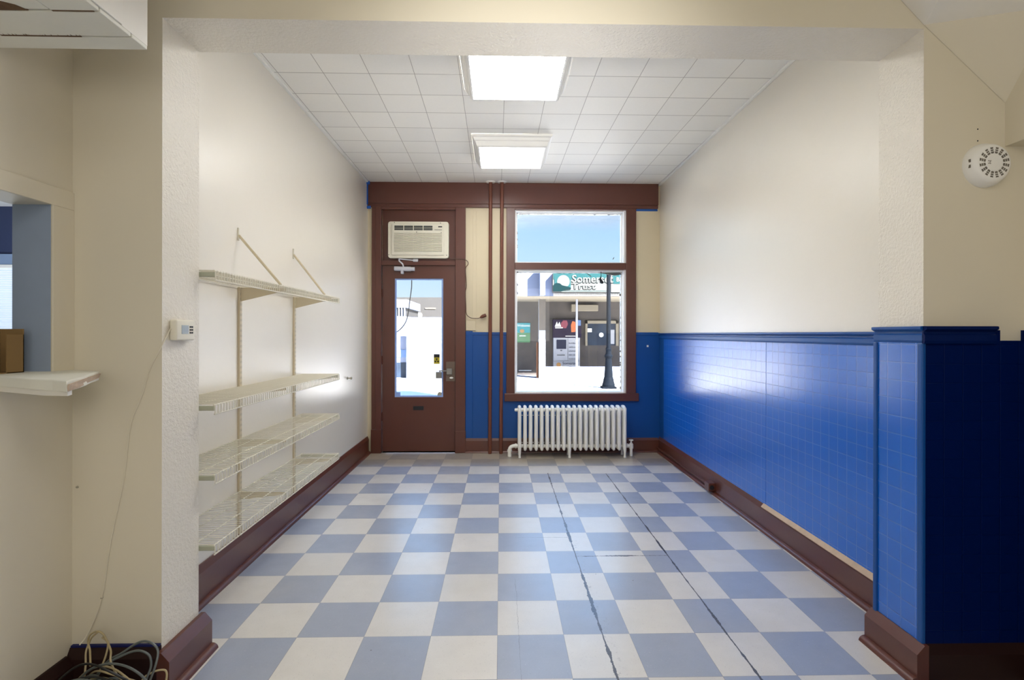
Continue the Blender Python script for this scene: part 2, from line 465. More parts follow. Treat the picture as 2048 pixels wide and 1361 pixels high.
# ------------------------------------------------------------------ baseboards
def base_run(name, a, c, nrm, h, th, m='brown', capm=None, shoe=True):
    """board from a to c (xy), standing off the wall towards nrm"""
    a = Vector((*a, 0)); c = Vector((*c, 0)); n = Vector((*nrm, 0)); b = MB()
    prof = [(0, 0), (th, 0), (th, h-.035), (th*.35, h), (0, h)]
    b.prism([a+n*p+Vector((0, 0, q)) for p, q in prof], c-a)
    o = b.build(name, m, **S)
    if shoe:
        s = MB(); rr = .022
        pr = [(th, 0)]+[(th+rr*math.cos(t)*1.25, rr*math.sin(t)*1.1) for t in [k*math.pi/12 for k in range(7)]]
        s.prism([a+n*p+Vector((0, 0, q)) for p, q in pr], c-a)
        s.build('shoe_moulding', m, o, smooth=True)
    return o
base_run('baseboard_left', (XL, Y1), (XL, YF-.03), (1, 0), .197, .022)
base_run('baseboard_right', (XR, Y1), (XR, YF), (-1, 0), .182, .022)
b = MB(); b.prism([(XR-.001, Y1+.0, .1825), (XR-.021, Y1+.0, .158), (XR-.0245, Y1+.0, .158), (XR-.0245, Y1, .162), (XR-.004, Y1, .188)], (0, 1.35, 0)); b.build('trim_bare_wood_cap', 'raw_wood', **S)
base_run('baseboard_front', (-.409, YF), (XR-.022, YF), (0, -1), .172, .022)
base_run('baseboard_pier_left', (PL, Y0-.03), (PL, Y1+.02), (1, 0), .158, .048)
base_run('baseboard_pier_right', (PR, Y0-.03), (PR, Y1+.02), (-1, 0), .15, .048)
M['brown_dark'] = paint('brown_gloss_paint_dim_room', srgb(42, 22, 19), .5, .12, 3, 30, .12, .003, spec=.25)  # baseboard brown darkened in its base to stand for the dim near room
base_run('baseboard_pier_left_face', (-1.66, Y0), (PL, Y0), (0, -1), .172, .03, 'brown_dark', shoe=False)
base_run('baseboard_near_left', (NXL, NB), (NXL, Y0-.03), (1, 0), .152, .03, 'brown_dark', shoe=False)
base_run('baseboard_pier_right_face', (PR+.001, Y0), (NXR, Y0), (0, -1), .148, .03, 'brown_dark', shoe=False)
# ceiling edge trims
b = MB(); b.box(XL, XL+.022, Y1, YF, CZ-.016, CZ-.0005); b.build('trim_ceiling_left', 'white', bevel=.003, **S)
b = MB(); b.box(XR-.022, XR, Y1, YF, CZ-.016, CZ-.0005); b.build('trim_ceiling_right', 'white', bevel=.003, **S)

# ------------------------------------------------------------------ blue wainscot
b = MB(); b.box(XR-.006, XR, Y1+.01, 3.608, .16, 1.352); b.box(XR-.006, XR, 3.613, 5.90, .16, 1.352); b.build('trim_wainscot_right', 'tileboard', **S)
b = MB(); b.box(XR-.006, XR, 5.90, YF, .16, 1.352); b.build('trim_wainscot_right_corner', 'blue', **S)
def cap_rail(name, pts, n, z, m='blue'):
    a, c = Vector((*pts[0], 0)), Vector((*pts[1], 0)); n = Vector((*n, 0)); b = MB()
    prof = [(0, z-.07), (.010, z-.07), (.014, z-.058), (.014, z-.036), (.008, z-.030), (.008, z-.022), (.024, z-.012), (.024, z-.002), (.018, z), (0, z)]
    b.prism([a+n*p+Vector((0, 0, q)) for p, q in prof], c-a)
    return b.build(name, m, **S)
cap_rail('trim_cap_rail_right', ((XR, Y1), (XR, YF)), (-1, 0), 1.400)
# pier wainscot
b = MB(); b.box(PR-.012, PR, Y0+.014, Y1-.012, .14, 1.352); b.build('trim_wainscot_pier', 'tileboard', **S)
b = MB(); b.box(PR-.016, PR, Y0-.014, Y0+.014, .145, 1.352, .004); b.box(PR-.020, PR, Y1-.014, Y1+.008, .1, 1.352, .004); b.build('trim_wainscot_corner_beads', 'blue', **S)
cap_rail('trim_cap_rail_pier', ((PR, Y0-.014), (PR, Y1+.012)), (-1, 0), 1.420)
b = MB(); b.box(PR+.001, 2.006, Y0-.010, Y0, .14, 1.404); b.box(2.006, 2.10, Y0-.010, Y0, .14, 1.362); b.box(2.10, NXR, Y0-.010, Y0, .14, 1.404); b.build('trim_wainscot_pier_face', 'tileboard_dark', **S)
M['blue_dark'] = paint('blue_paint_dim_room', (.0005, .010, .08), .5, .05, spec=.12)  # same wainscot blue, near-room dimness put into the base colour
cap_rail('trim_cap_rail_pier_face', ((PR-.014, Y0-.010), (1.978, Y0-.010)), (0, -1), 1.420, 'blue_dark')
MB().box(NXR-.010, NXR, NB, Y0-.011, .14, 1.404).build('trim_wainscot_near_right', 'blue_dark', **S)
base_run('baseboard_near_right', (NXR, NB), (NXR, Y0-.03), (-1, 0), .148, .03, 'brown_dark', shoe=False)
# front wall wainscot
b = MB(); b.box(-.409, .08, YF-.010, YF, .15, 1.402); b.box(.08, 1.588, YF-.010, YF, .15, .61); b.box(1.588, XR, YF-.010, YF, .15, 1.402)
b.build('trim_wainscot_front', 'blue', **S)
b = MB(); b.box(-.409, .08, YF-.018, YF-.010, 1.375, 1.408, .004); b.box(1.585, XR-.02, YF-.018, YF-.010, 1.375, 1.408, .004); b.box(-.409, .08, YF-.014, YF-.010, 1.352, 1.362)
b.box(-.409, -.325, YF-.016, YF-.010, .17, 1.42, .003)
b.build('trim_cap_rail_front', 'blue', **S)
b = MB(); b.box(-.325, -.285, YF-.006, YF, 1.55, 2.865, .002); b.build('trim_panel_batten', 'wall_front', **S)

# ------------------------------------------------------------------ beam, door, window
b = MB(); b.box(XL, 1.849, YF-.045, YF, 2.900, CZ, .006); b.box(XL, 1.849, YF-.030, YF, 2.862, 2.905, .004); b.build('trim_beam_front', 'brown', **S)
YC = YF-.030
d = thing('door_1', (-.956, YF, 0), kind='structure')
b = MB()
b.box(-1.497, -1.450, YC, YF, .27, 2.862, .003); b.box(-1.452, -1.385, YC-.006, YF+.02, .27, 2.862, .004)
b.box(-.527, -.409, YC-.004, YF+.02, .25, 2.862, .004)
b.box(-1.385, -.527, YC+.004, YF+.02, 2.835, 2.862, .003)
b.build('casing', 'brown', d)
b = MB(); b.box(-1.500, -1.383, YC-.012, YF+.02, 0, .275, .004); b.box(-.529, -.405, YC-.010, YF+.02, 0, .255, .004); split_build(b, 'plinth_block', 'brown', d)
b = MB(); b.box(-1.385, -.527, YC+.006, YF+.05, 2.186, 2.240, .003); b.build('transom_bar', 'brown', d)
b = MB(); b.box(-1.385, -.527, YF+.03, YF+.06, 2.230, 2.860); b.build('transom_panel', 'brown', d)
leaf = MB()
LX0, LX1, GY = -1.380, -.531, YF+.012
gx0, gx1, gz0, gz1 = -1.238, -.672, .645, 2.035
for q in ((LX0, gx0, .012, 2.190), (gx1, LX1, .012, 2.190), (gx0, gx1, .012, gz0), (gx0, gx1, gz1, 2.190)):
    leaf.box(q[0], q[1], GY, GY+.042, q[2], q[3])
leaf = leaf.build('door_leaf', 'brown', d)
b = MB(); b.box(gx0, gx1, GY+.018, GY+.023, gz0, gz1); b.build('glass_pane', 'glass', leaf)
M['tape_pale'] = paint('sunlit_masking_tape', srgb(150, 180, 235), .6, .12, 25)  # pale copy of the tape blue, daylight glow put into its colour
b = MB()
b.box(gx0, gx0+.020, GY+.010, GY+.018, gz0, gz1); b.box(gx1-.020, gx1, GY+.010, GY+.018, gz0, gz1)
b.box(gx0, gx1, GY+.009, GY+.018, gz0, gz0+.018); b.box(gx0, gx1, GY+.009, GY+.018, gz1-.018, gz1)
split_build(b, 'glazing_tape', 'tape_pale', leaf)
b = MB(); b.box(-.638, -.532, GY-.003, GY, .832, 1.062, .001); b.build('lock_plate', 'dull_steel', leaf)
b = MB(); b.box(-.632, -.566, GY-.028, GY-.003, .912, .982, .004); hb = b.build('handle', 'steel', leaf)
b = MB(); b.box(-.720, -.630, GY-.034, GY-.022, .948, .962, .003); b.box(-.756, -.688, GY-.036, GY-.022, .868, .944, .003); b.box(-.712, -.700, GY-.034, GY-.022, .94, .96)
b.build('lever', 'steel', hb)
b = MB(); b.lathe([(0, -.012), (.014, -.012), (.016, 0)], (-.575, GY-.003, .872), 'y', 18, 1.5, .7); b.build('thumb_turn', 'white', leaf)
b = MB(); b.box(-1.022, -.900, GY-.004, GY, .494, .540, .002); b.build('mail_slot', 'dark', leaf)
b = MB(); b.tube([(-1.236, GY-.030, 2.146), (-1.045, GY-.030, 2.142)], .027, 16); b.tube([(-1.045, GY-.030, 2.142), (-1.000, GY-.030, 2.141)], .023, 16); b.box(-1.16, -1.13, GY-.05, GY, 2.085, 2.13, .004)
cl = b.build('door_closer', 'alu', leaf, smooth=True)
b = MB(); b.tube([(-1.130, GY-.034, 2.165), (-1.140, GY-.04, 2.20), (-1.178, GY-.05, 2.235), (-1.178, GY-.05, 2.262)], .009, 8); b.tube([(-1.178, GY-.05, 2.256), (-1.06, GY-.045, 2.246), (-.995, GY-.04, 2.240)], .007, 8); b.box(-1.02, -.96, GY-.045, GY-.02, 2.226, 2.258, .006)
b.build('closer_arm', 'alu', cl)
for z in (.42, 1.08, 1.86):
    b = MB(); b.tube([(-1.383, GY-.008, z-.05), (-1.383, GY-.008, z+.05)], .008, 8); b.build('hinge', 'brown', leaf)
# stickers on the glass
st = thing('warning_sticker', (-.749, GY+.016, 1.03), 'small yellow and black sticker inside the door glass above the handle', 'sticker')
b = MB(); b.box(-.784, -.714, GY+.0145, GY+.017, 1.032, 1.149); b.build('sticker_sheet', 'yellow', st)
b = MB(); b.box(-.784, -.714, GY+.013, GY+.0145, 1.110, 1.149); b.build('black_header', 'black', st)
b = MB()
for a in (90, 210, 330):
    pts = [(-.749, GY+.013, 1.072)]+[(-.749+.027*math.cos(R(a+k)), GY+.013, 1.072+.027*math.sin(R(a+k))) for k in (-28, -14, 0, 14, 28)]
    b.prism(pts, (0, .0015, 0))
b.build('black_symbol', 'black', st)
tag(MB().box(-1.236, -1.174, GY+.0135, GY+.017, .650, .702).build('hours_sticker', 'tape_pale'), 'small square sticker at the bottom left corner of the door glass', 'sticker')
o = MB(); o.lathe([(0, -.002), (.028, -.002), (.030, 0), (0, 0)], (-.712, GY+.015, .676), 'y', 24); tag(o.build('round_sticker', 'grille'), 'round grey sticker at the bottom right corner of the door glass', 'sticker')

# window
w = thing('window_1', (.82, YF, .6), kind='structure')
b = MB()
b.box(.067, .166, YC, YF+.02, .683, 2.862, .004); b.box(1.473, 1.590, YC, YF+.02, .683, 2.862, .004); b.box(.166, 1.473, YC, YF+.02, 2.843, 2.862, .003)
b.build('casing', 'brown', w)
b = MB(); b.box(.046, 1.622, YC-.012, YF+.06, .600, .692, .005); b.build('window_sill', 'brown', w)
b = MB(); b.box(.166, 1.473, YC+.005, YF+.07, 2.143, 2.222, .004); b.build('mullion', 'brown', w)
b = MB()
for (z0, z1) in ((2.222, 2.843), (.693, 2.143)):
    b.box(.166, .180, YF, YF+.19, z0, z1); b.box(1.449, 1.473, YF+.0, YF+.19, z0, z1)
    b.box(.180, 1.449, YF+.02, YF+.19, z1-.014, z1); b.box(.180, 1.449, YF+.02, YF+.19, z0, z0+.014)
    b.box(.180, .196, YF+.07, YF+.09, z0, z1); b.box(1.432, 1.449, YF+.07, YF+.09, z0, z1)
    b.box(.19, 1.44, YF+.07, YF+.09, z1-.030, z1-.014)
b.build('sash', 'sash', w)
b = MB(); b.box(.19, 1.44, YF+.078, YF+.083, 2.236, 2.829); b.build('upper_pane', 'glass_top', w)
b = MB(); b.box(.19, 1.44, YF+.078, YF+.083, .707, 2.129); b.build('lower_pane', 'glass', w)
# peeling putty along the panes
def ragged(name, x, y, z0, z1, amp, m, parent, side=1, step=.02, horizontal=False):
    b = MB(); k = z0
    while k < z1:
        a = random.random()**3*amp+.001; s_ = step*random.uniform(.3, 2.2)
        if random.random() < .45: k += s_; continue
        if not horizontal: b.prism([(x, y, k), (x+side*a, y, k+s_*.3), (x+side*a*.6, y, k+s_*.8), (x, y, k+s_)], (0, .003, 0))
        else: b.prism([(k, y, x), (k+s_*.3, y, x+side*a), (k+s_*.8, y, x+side*a*.6), (k+s_, y, x)], (0, .003, 0))
        k += s_
    return b.build(name, m, parent)
ragged('putty', .196, YF+.066, .70, 2.12, .014, 'slot_grey', w); ragged('putty', 1.432, YF+.066, .70, 2.12, .020, 'slot_grey', w, -1)
ragged('putty', .196, YF+.066, 2.24, 2.82, .010, 'slot_grey', w); ragged('putty', 2.812, YF+.066, .2, 1.43, .012, 'dark', w, -1, .02, True)
ragged('putty', 2.112, YF+.066, .2, 1.43, .007, 'dark', w, -1, .03, True)
b = MB(); b.prism([(1.15, YF+.064, 2.118), (1.42, YF+.064, 2.122), (1.44, YF+.064, 2.098), (1.36, YF+.064, 2.082), (1.30, YF+.064, 2.092)], (0, .003, 0)); b.prism([(1.02, YF+.064, 2.11), (1.03, YF+.064, 2.112), (1.085, YF+.064, 2.07), (1.07, YF+.064, 2.07)], (0, .003, 0))
b.prism([(1.33, YF+.064, 2.275), (1.345, YF+.064, 2.302), (1.352, YF+.064, 2.300), (1.342, YF+.064, 2.278)], (0, .003, 0))
b.build('torn_film', 'grey_cable', w)
t = thing('hanging_plug', (1.21, YF+.05, 2.02), 'black plug dangling on a short cord at the top right of the lower window', 'plug')
b = MB(); b.tube([(1.190, YF+.05, 2.142), (1.192, YF+.05, 2.10), (1.190, YF+.05, 2.065)], .0035, 6); b.build('cord', 'black', t)
b = MB(); b.tube([(1.190, YF+.05, 2.068), (1.182, YF+.05, 2.045), (1.190, YF+.05, 2.018), (1.208, YF+.05, 1.998), (1.212, YF+.05, 1.988)], [.006, .012, .019, .016, .008], 10); b.build('plug_body', 'black', t, smooth=True)

# ------------------------------------------------------------------ painter's tape
tag(MB().box(XL+.001, XL+.014, YF-.062, YF-.046, 2.88, 3.13).box(XL+.001, XL+.045, YF-.055, YF-.045, 2.835, 2.868).box(XL+.001, XL+.035, YF-.075, YF-.045, 3.115, 3.149).build('painters_tape', 'tape', bevel=.002), 'blue masking tape at the left end of the brown beam', 'tape')
tag(MB().box(1.592, 1.849, YF-.004, YF, 2.838, 2.861).build('painters_tape', 'tape'), 'blue masking tape strip under the right end of the brown beam', 'tape')
tag(MB().box(-1.655, PL-.002, Y0-.013, Y0-.001, .1735, .181).build('painters_tape', 'tape_dark'), 'dark blue tape along the near left baseboard behind the cable pile', 'tape')

# ------------------------------------------------------------------ air conditioner
t = thing('air_conditioner', (-.956, YF-.02, 2.265), 'ivory through-the-wall air conditioner mounted over the brown door', 'air conditioner')
YA = YF-.035
def rrect(x0, x1, z0, z1, r, y, dy, n=5):
    pts = []
    for cx, cz, a0 in ((x1-r, z0+r, -90), (x1-r, z1-r, 0), (x0+r, z1-r, 90), (x0+r, z0+r, 180)):
        for k in range(n+1):
            a = R(a0+90*k/n); pts.append((cx+r*math.cos(a), y, cz+r*math.sin(a)))
    return MB().prism(pts, (0, dy, 0))
rrect(-1.308, -.605, 2.266, 2.693, .03, YA, .065).build('housing', 'off_white', t, bevel=.006)
b = MB(); b.box(-1.262, -.657, YA-.018, YA, 2.300, 2.662, .006); b.build('front_panel', 'off_white', t)
b = MB(); b.box(-1.232, -.788, YA-.019, YA-.0182, 2.588, 2.640); vp = b.build('air_outlet', 'dark', t)
b = MB()
for z in (2.604, 2.622): b.box(-1.232, -.788, YA-.022, YA-.018, z-.0018, z+.0018)
for k in range(5): x = -1.234+k*.112; b.box(x-.004, x+.004, YA-.023, YA-.018, 2.585, 2.643)
b.build('outlet_louvres', 'off_white', vp)
b = MB(); b.box(-1.232, -.682, YA-.0185, YA-.0181, 2.338, 2.560); gp = b.build('intake_grille', 'grille', t)
b = MB()
for k in range(15): z = 2.345+k*.0148; b.box(-1.232, -.682, -.006, .001, -.0045, .0045, mat=Matrix.Translation((0, YA-.018, z)) @ Matrix.Rotation(R(-25), 4, 'X'))
for k in range(1, 5): x = -1.232+k*.11; b.box(x-.001, x+.001, YA-.023, YA-.018, 2.338, 2.56)
b.build('grille_slats', 'off_white', gp)
b = MB(); b.box(-.725, -.680, YA-.0195, YA-.018, 2.623, 2.636); b.build('display', 'dark', t)
b = MB()
for k in range(9): b.box(-.765+k*.0095, -.759+k*.0095, YA-.019, YA-.018, 2.590, 2.597)
b.build('control_marks', 'black', t)
b = MB()
for x, z in ((-1.232, 2.680), (-.700, 2.675), (-1.298, 2.305), (-.628, 2.302), (-.975, 2.566), (-.69, 2.562)): b.lathe([(0, -.003), (.005, -.002), (.005, 0)], (x, YA-(.018 if 2.5 < z < 2.6 else 0), z), 'y', 8)
split_build(b, 'screw', 'dark', t)

# ------------------------------------------------------------------ pipes, conduit, switch plate, cord
def heating_pipe(x, xb, label):
    t = thing('heating_pipe', (xb, YF-.085, 0), label, 'pipe')
    b = MB(); b.tube([(xb, YF-.072, 0.0), (xb+(x-xb)*.5, YF-.072, 1.5), (x, YF-.072, CZ)], .0205, 16); b.build('pipe_run', 'pipe_brown', t, smooth=True)
    b = MB(); b.lathe([(.021, -.006), (.030, -.012), (.050, -.008), (.056, 0)], (x, YF-.072, CZ-.0005), 'z', 24); b.build('ceiling_flange', 'white', t, smooth=True)
    b = MB(); b.lathe([(.0205, -.012), (.0245, -.01), (.0245, .01), (.0205, .012)], (xb+(x-xb)*.25, YF-.072, .75), 'z', 16); b.build('coupling', 'pipe_brown', t)
heating_pipe(-.118, -.122, 'brown vertical heating pipe nearer the door')
heating_pipe(.014, .006, 'brown vertical heating pipe nearer the window')
t = thing('switch_plate', (-.35, YF-.01, 1.42), 'cream double switch plate beside the door above the blue panelling', 'switch plate')
MB().box(-.405, -.292, YF-.018, YF-.0, 1.428, 1.548, .003).build('plate', 'wall_front', t)
b = MB(); b.box(-.388, -.352, YF-.021, YF-.018, 1.455, 1.52); b.box(-.342, -.306, YF-.021, YF-.018, 1.455, 1.52); split_build(b, 'rocker', 'wall_front', t)
M['cord'] = paint('brown_cord', srgb(92, 66, 54), .5, .1)
t = thing('power_cord', (-.40, YF-.04, 1.57), 'brown power cord hanging down the door casing with a loose socket end', 'cord')
def smooth_path(p, n=6):
    p = [Vector(q) for q in p]; out = []
    for i in range(len(p)-1):
        a, b_, c, d_ = p[max(0, i-1)], p[i], p[i+1], p[min(len(p)-1, i+2)]
        for k in range(n):
            u = k/n; out.append(.5*((2*b_)+(c-a)*u+(2*a-5*b_+4*c-d_)*u*u+(3*b_-a-3*c+d_)*u**3))
    out.append(p[-1]); return out
yw = YF-.040
b = MB(); b.tube(smooth_path([(-.62, yw-.012, 2.262), (-.53, yw-.004, 2.258), (-.43, yw, 2.255), (-.385, yw, 2.23), (-.380, yw, 2.195), (-.408, yw, 2.15), (-.402, yw, 2.02), (-.398, yw, 1.94), (-.410, yw, 1.87), (-.404, yw, 1.70), (-.402, yw, 1.64), (-.386, yw, 1.60), (-.34, yw, 1.572), (-.27, yw, 1.568), (-.235, yw, 1.578)]), .0042, 8); b.build('cable', 'cord', t, smooth=True)
b = MB(); b.tube([(-.240, yw, 1.576), (-.215, yw, 1.590), (-.178, yw, 1.604), (-.168, yw, 1.608)], [.008, .019, .020, .016], 12, rx=1.0); b.build('socket', 'pipe_brown', t, smooth=True)

# ------------------------------------------------------------------ radiator
t = thing('radiator', (.81, 5.86, 0), 'white cast iron column radiator with twenty sections below the window', 'radiator')
x0r, pitch = .215, .0623
for k in range(20):
    x = x0r+k*pitch; leg = k in (0, 9, 19)
    b = MB()
    for j, y in enumerate((5.795, 5.860, 5.925)):
        zb = .095
        b.tube([(x, y, zb-.018), (x, y, zb-.008), (x, y, zb+.02), (x, y, .30), (x, y, .50), (x, y, .545), (x, y, .562)], [.007, .016, .0205, .0195, .0195, .019, .008], 12)
    b.tube([(x, 5.785, .535), (x, 5.80, .545), (x, 5.86, .560), (x, 5.92, .556), (x, 5.94, .54)], [.010, .0185, .020, .0185, .010], 10)
    b.tube([(x, 5.785, .110), (x, 5.80, .105), (x, 5.86, .098), (x, 5.92, .105), (x, 5.935, .110)], [.010, .017, .020, .017, .010], 10)
    for z in (.527, .118): b.tube([(x-pitch/2, 5.86, z), (x+pitch/2, 5.86, z)], .021, 12)
    sec = b.build('section', 'white', t, smooth=True)
    if leg:
        for y in (5.790, 5.930):
            b = MB(); b.tube([(x, y, .12), (x, y, .075), (x, y, .03), (x, y, .012), (x, y, 0)], [.0185, .017, .012, .014, .015], 10); b.build('foot', 'white', sec, smooth=True)
for z in (.46, .15):
    MB().tube([(x0r, 5.897, z), (x0r+19*pitch, 5.897, z)], .004, 6).build('tie_rod', 'white', t)
b = MB(); b.tube([(x0r-.025, 5.86, .527), (x0r-.055, 5.86, .527)], .015, 8); b.tube([(x0r-.035, 5.86, .527), (x0r-.048, 5.86, .527)], .021, 6); b.build('bleed_plug', 'white', t)
b = MB(); b.tube(smooth_path([(x0r-.02, 5.86, .118), (.150, 5.86, .118), (.118, 5.86, .105), (.104, 5.86, .075), (.104, 5.86, .0)]), .021, 12); b.tube([(.165, 5.86, .118), (.185, 5.86, .118)], .028, 8); b.lathe([(.028, .055), (.028, .078)], (.104, 5.86, 0), 'z', 8); b.build('return_elbow', 'white', t, smooth=True)
xv = 1.487
b = MB(); b.tube([(xv, 5.86, 0), (xv, 5.86, .145)], .017, 12); b.tube([(1.40, 5.86, .118), (xv, 5.86, .112)], .017, 12); b.lathe([(.024, .085), (.026, .10), (.024, .135), (.012, .145), (.008, .175)], (xv, 5.86, 0), 'z', 14); b.tube([(1.435, 5.86, .118), (1.455, 5.86, .118)], .025, 6); vv = b.build('supply_valve', 'white', t, smooth=True)
b = MB(); b.lathe([(0, .176), (.024, .174), (.027, .180), (.024, .187), (0, .186)], (xv, 5.86, 0), 'z', 20); b.build('hand_wheel', 'white', vv, smooth=True)

# ------------------------------------------------------------------ ceiling lights
def ceiling_light(y0, y1, lens, label):
    t = thing('ceiling_light', (.10, (y0+y1)/2, CZ), label, 'ceiling light', 'square fluorescent fixtures')
    x0, x1 = -.205, .402; zt, zb = CZ-.0005, CZ-.098; f = .056
    prof = [(f, zt), (f*.93, zt-.018), (f*.72, zt-.022), (f*.55, zt-.045), (f*.38, zt-.052), (f*.16, zt-.088), (0, zb)]
    b = MB(); rings = []
    for o_, z in prof:
        rings.append([b.bm.verts.new(p) for p in ((x0-o_, y0-o_, z), (x1+o_, y0-o_, z), (x1+o_, y1+o_, z), (x0-o_, y1+o_, z))])
    i = .012
    rings.append([b.bm.verts.new(p) for p in ((x0+i, y0+i, zb), (x1-i, y0+i, zb), (x1-i, y1-i, zb), (x0+i, y1-i, zb))])
    for a, c in zip(rings, rings[1:]):
        for j in range(4): b.bm.faces.new((a[j], a[(j+1) % 4], c[(j+1) % 4], c[j]))
    b.build('housing', 'white_plastic', t)
    MB().box(x0+.010, x1-.010, y0+.010, y1-.010, zb+.002, zb+.008).build('diffuser', lens, t)
    return t
ceiling_light(3.085, 3.690, 'lens1', 'square ceiling light with evenly lit diffuser, nearest the opening')
ceiling_light(4.610, 5.215, 'lens2', 'square ceiling light with half lit diffuser, nearest the street wall')

# ------------------------------------------------------------------ wire shelving on the left wall
XF = -1.258; SY0, SY1 = 2.300, 4.055
def wire_shelf(z, label, low=True, braces=False):
    t = thing('wire_shelf', (XL, (SY0+SY1)/2, z), label, 'shelf', 'white wire shelves on the left wall')
    b = MB(); r = .0021
    for x in (XL+.012, XL+.10, XL+.20, XF): b.tube([(x, SY0, z), (x, SY1, z)], .0032 if x != XL+.10 else .0024, 6)
    n = 69
    for k in range(n+1):
        y = SY0+.004+(SY1-SY0-.008)*k/n
        b.tube([(XL+.008, y, z+.003), (XF, y, z+.003)], r*.75, 4, caps=False)
    b.build('wire_deck', 'wire', t)
    b = MB(); n = 72
    b.tube([(XF+.003, SY0, z-.040), (XF+.003, SY1, z-.040)], .0036, 6)
    for k in range(n+1):
        y = SY0+.003+(SY1-SY0-.006)*k/n
        b.tube([(XF-.001, y, z+.004), (XF+.005, y, z-.004), (XF+.005, y, z-.038)], .0025, 5, caps=False)
    b.build('front_lip', 'wire', t)
    for y in (SY0+.004, SY1-.018):
        b = MB(); b.box(XL+.004, XF, y, y+.014, z-.026, z-.004, .004); b.build('end_cap', 'cap', t)
    for y in (3.095, 3.905):
        b = MB(); h = .085 if z > 1.5 else .050
        b.prism([(XL+.014, y-.003, z-.003), (XF-.012, y-.003, z-.006), (XF-.012, y-.003, z-.020), (XL+.014, y-.003, z-h)], (0, .006, 0)); b.build('bracket', 'beige', t)
    if braces:
        for y0, y1, zt in ((3.085, 3.00, 1.965), (3.895, 3.74, 1.975)):
            b = MB(); b.tube([(XL+.006, y0, zt), (XF-.004, y1, z+.006)], .0075, 6); br = b.build('brace', 'beige', t)
            b = MB(); b.box(XL, XL+.008, y0-.007, y0+.007, zt-.03, zt+.045, .002); b.build('wall_clip', 'wire', br)
    return t
wire_shelf(1.662, 'topmost white wire shelf held up by diagonal braces', braces=True)
wire_shelf(1.072, 'second white wire shelf from the top on the left wall')
wire_shelf(.764, 'third white wire shelf from the top on the left wall')
wire_shelf(.455, 'lowest white wire shelf just above the left baseboard')
def standard(y, label):
    t = thing('shelf_upright', (XL, y, .2), label, 'shelf upright', 'slotted wall uprights')
    MB().box(XL, XL+.014, y-.013, y+.013, .205, 1.66, .002).build('channel', 'beige', t)
    b = MB()
    for k in range(45):
        z = .25+k*.031
        b.box(XL+.014, XL+.0146, y-.008, y-.0045, z, z+.014); b.box(XL+.014, XL+.0146, y+.0045, y+.008, z, z+.014)
    b.build('slots', 'grille', t)
    MB().box(XL, XL+.018, y-.010, y+.010, .188, .206, .003).build('foot_plug', 'brown', t)
standard(3.095, 'beige slotted upright behind the wire shelves, nearer the opening')
standard(3.905, 'beige slotted upright behind the wire shelves, nearer the door')
b = MB(); b.lathe([(.014, 0), (.014, .006), (.006, .010), (.006, .030), (.013, .034), (.014, .044), (.006, .050), (0, .050)], (XL, 5.263, .938), 'x', 14)
tag(b.build('wall_hook', 'grille', smooth=True), 'small grey knob screwed to the left wall between the shelves and door', 'hook')

# ------------------------------------------------------------------ thermostat and its wire
t = thing('thermostat', (PL, 2.15, 1.36), 'ivory thermostat with small display on the left pier', 'thermostat')
MB().box(PL, PL+.030, 2.088, 2.212, 1.358, 1.443, .007, 3).build('case', 'off_white', t, smooth=True)
MB().box(PL+.030, PL+.0315, 2.120, 2.165, 1.385, 1.420).build('display', 'lcd', t)
b = MB()
for y in (2.174, 2.187):
    for z in (1.386, 1.398, 1.410): b.box(PL+.030, PL+.032, y, y+.008, z, z+.007)
split_build(b, 'button', 'black', t)
wp = [(PL+.006, 2.088, 1.405), (PL+.004, 2.056, 1.36), (-1.326, 2.041, 1.320), (-1.364, 2.042, 1.245), (-1.392, 2.042, 1.148), (-1.436, 2.042, 1.031), (-1.459, 2.042, .837), (-1.482, 2.042, .721), (-1.512, 2.042, .575), (-1.544, 2.041, .362), (-1.585, 2.030, .235), (-1.60, 2.005, .20)]
b = MB(); b.tube(smooth_path(wp, 5), .0026, 6); tag(b.build('thermostat_wire', 'wall_near', smooth=True), 'thin painted wire running down the left pier from the thermostat', 'wire')
b = MB(); b.lathe([(0, -.006), (.004, -.005), (.005, 0)], (-1.640, Y0, .79), 'y', 8)
tag(b.build('wall_nail', 'grille'), 'small nail head halfway down the corner of the near left wall', 'nail')
b = MB(); b.lathe([(0, -.008), (.003, -.007), (.004, 0)], (-1.545, Y0, .36), 'y', 8)
tag(b.build('wall_nail', 'grille'), 'small nail head beside the thin wire above the cable pile', 'nail')

# ------------------------------------------------------------------ tangle of cables on the floor
O = Vector((-1.552, 1.93, .112)); K = .00183
def cp(u, v, dy=0): return O+Vector((u*K, dy, v*K))
def arcs(n, seed, r0, r1, dy0, dy1):
    q = random.Random(seed); out = []
    for _ in range(n):
        cu, rad, cv, dy = q.uniform(50, 95), q.uniform(r0, r1), q.uniform(-52, -34), q.uniform(dy0, dy1)
        a0, a1, tw = q.uniform(5, 50), q.uniform(120, 178), q.uniform(-.03, .03)
        out.append([(cu+rad*math.cos(R(a0+(a1-a0)*k/6)), cv+rad*math.sin(R(a0+(a1-a0)*k/6)), dy+tw*math.sin(k)) for k in range(7)])
    return out
def loops(name, label, paths, m, r, flat=None):
    t = thing(name, (O.x+.13, O.y, 0), label, 'cable')
    for p in paths:
        b = MB(); b.tube(smooth_path([cp(*q) for q in p], 6), r, 8, rx=flat); b.build('strand', m, t, smooth=True)
    return t
base = -58
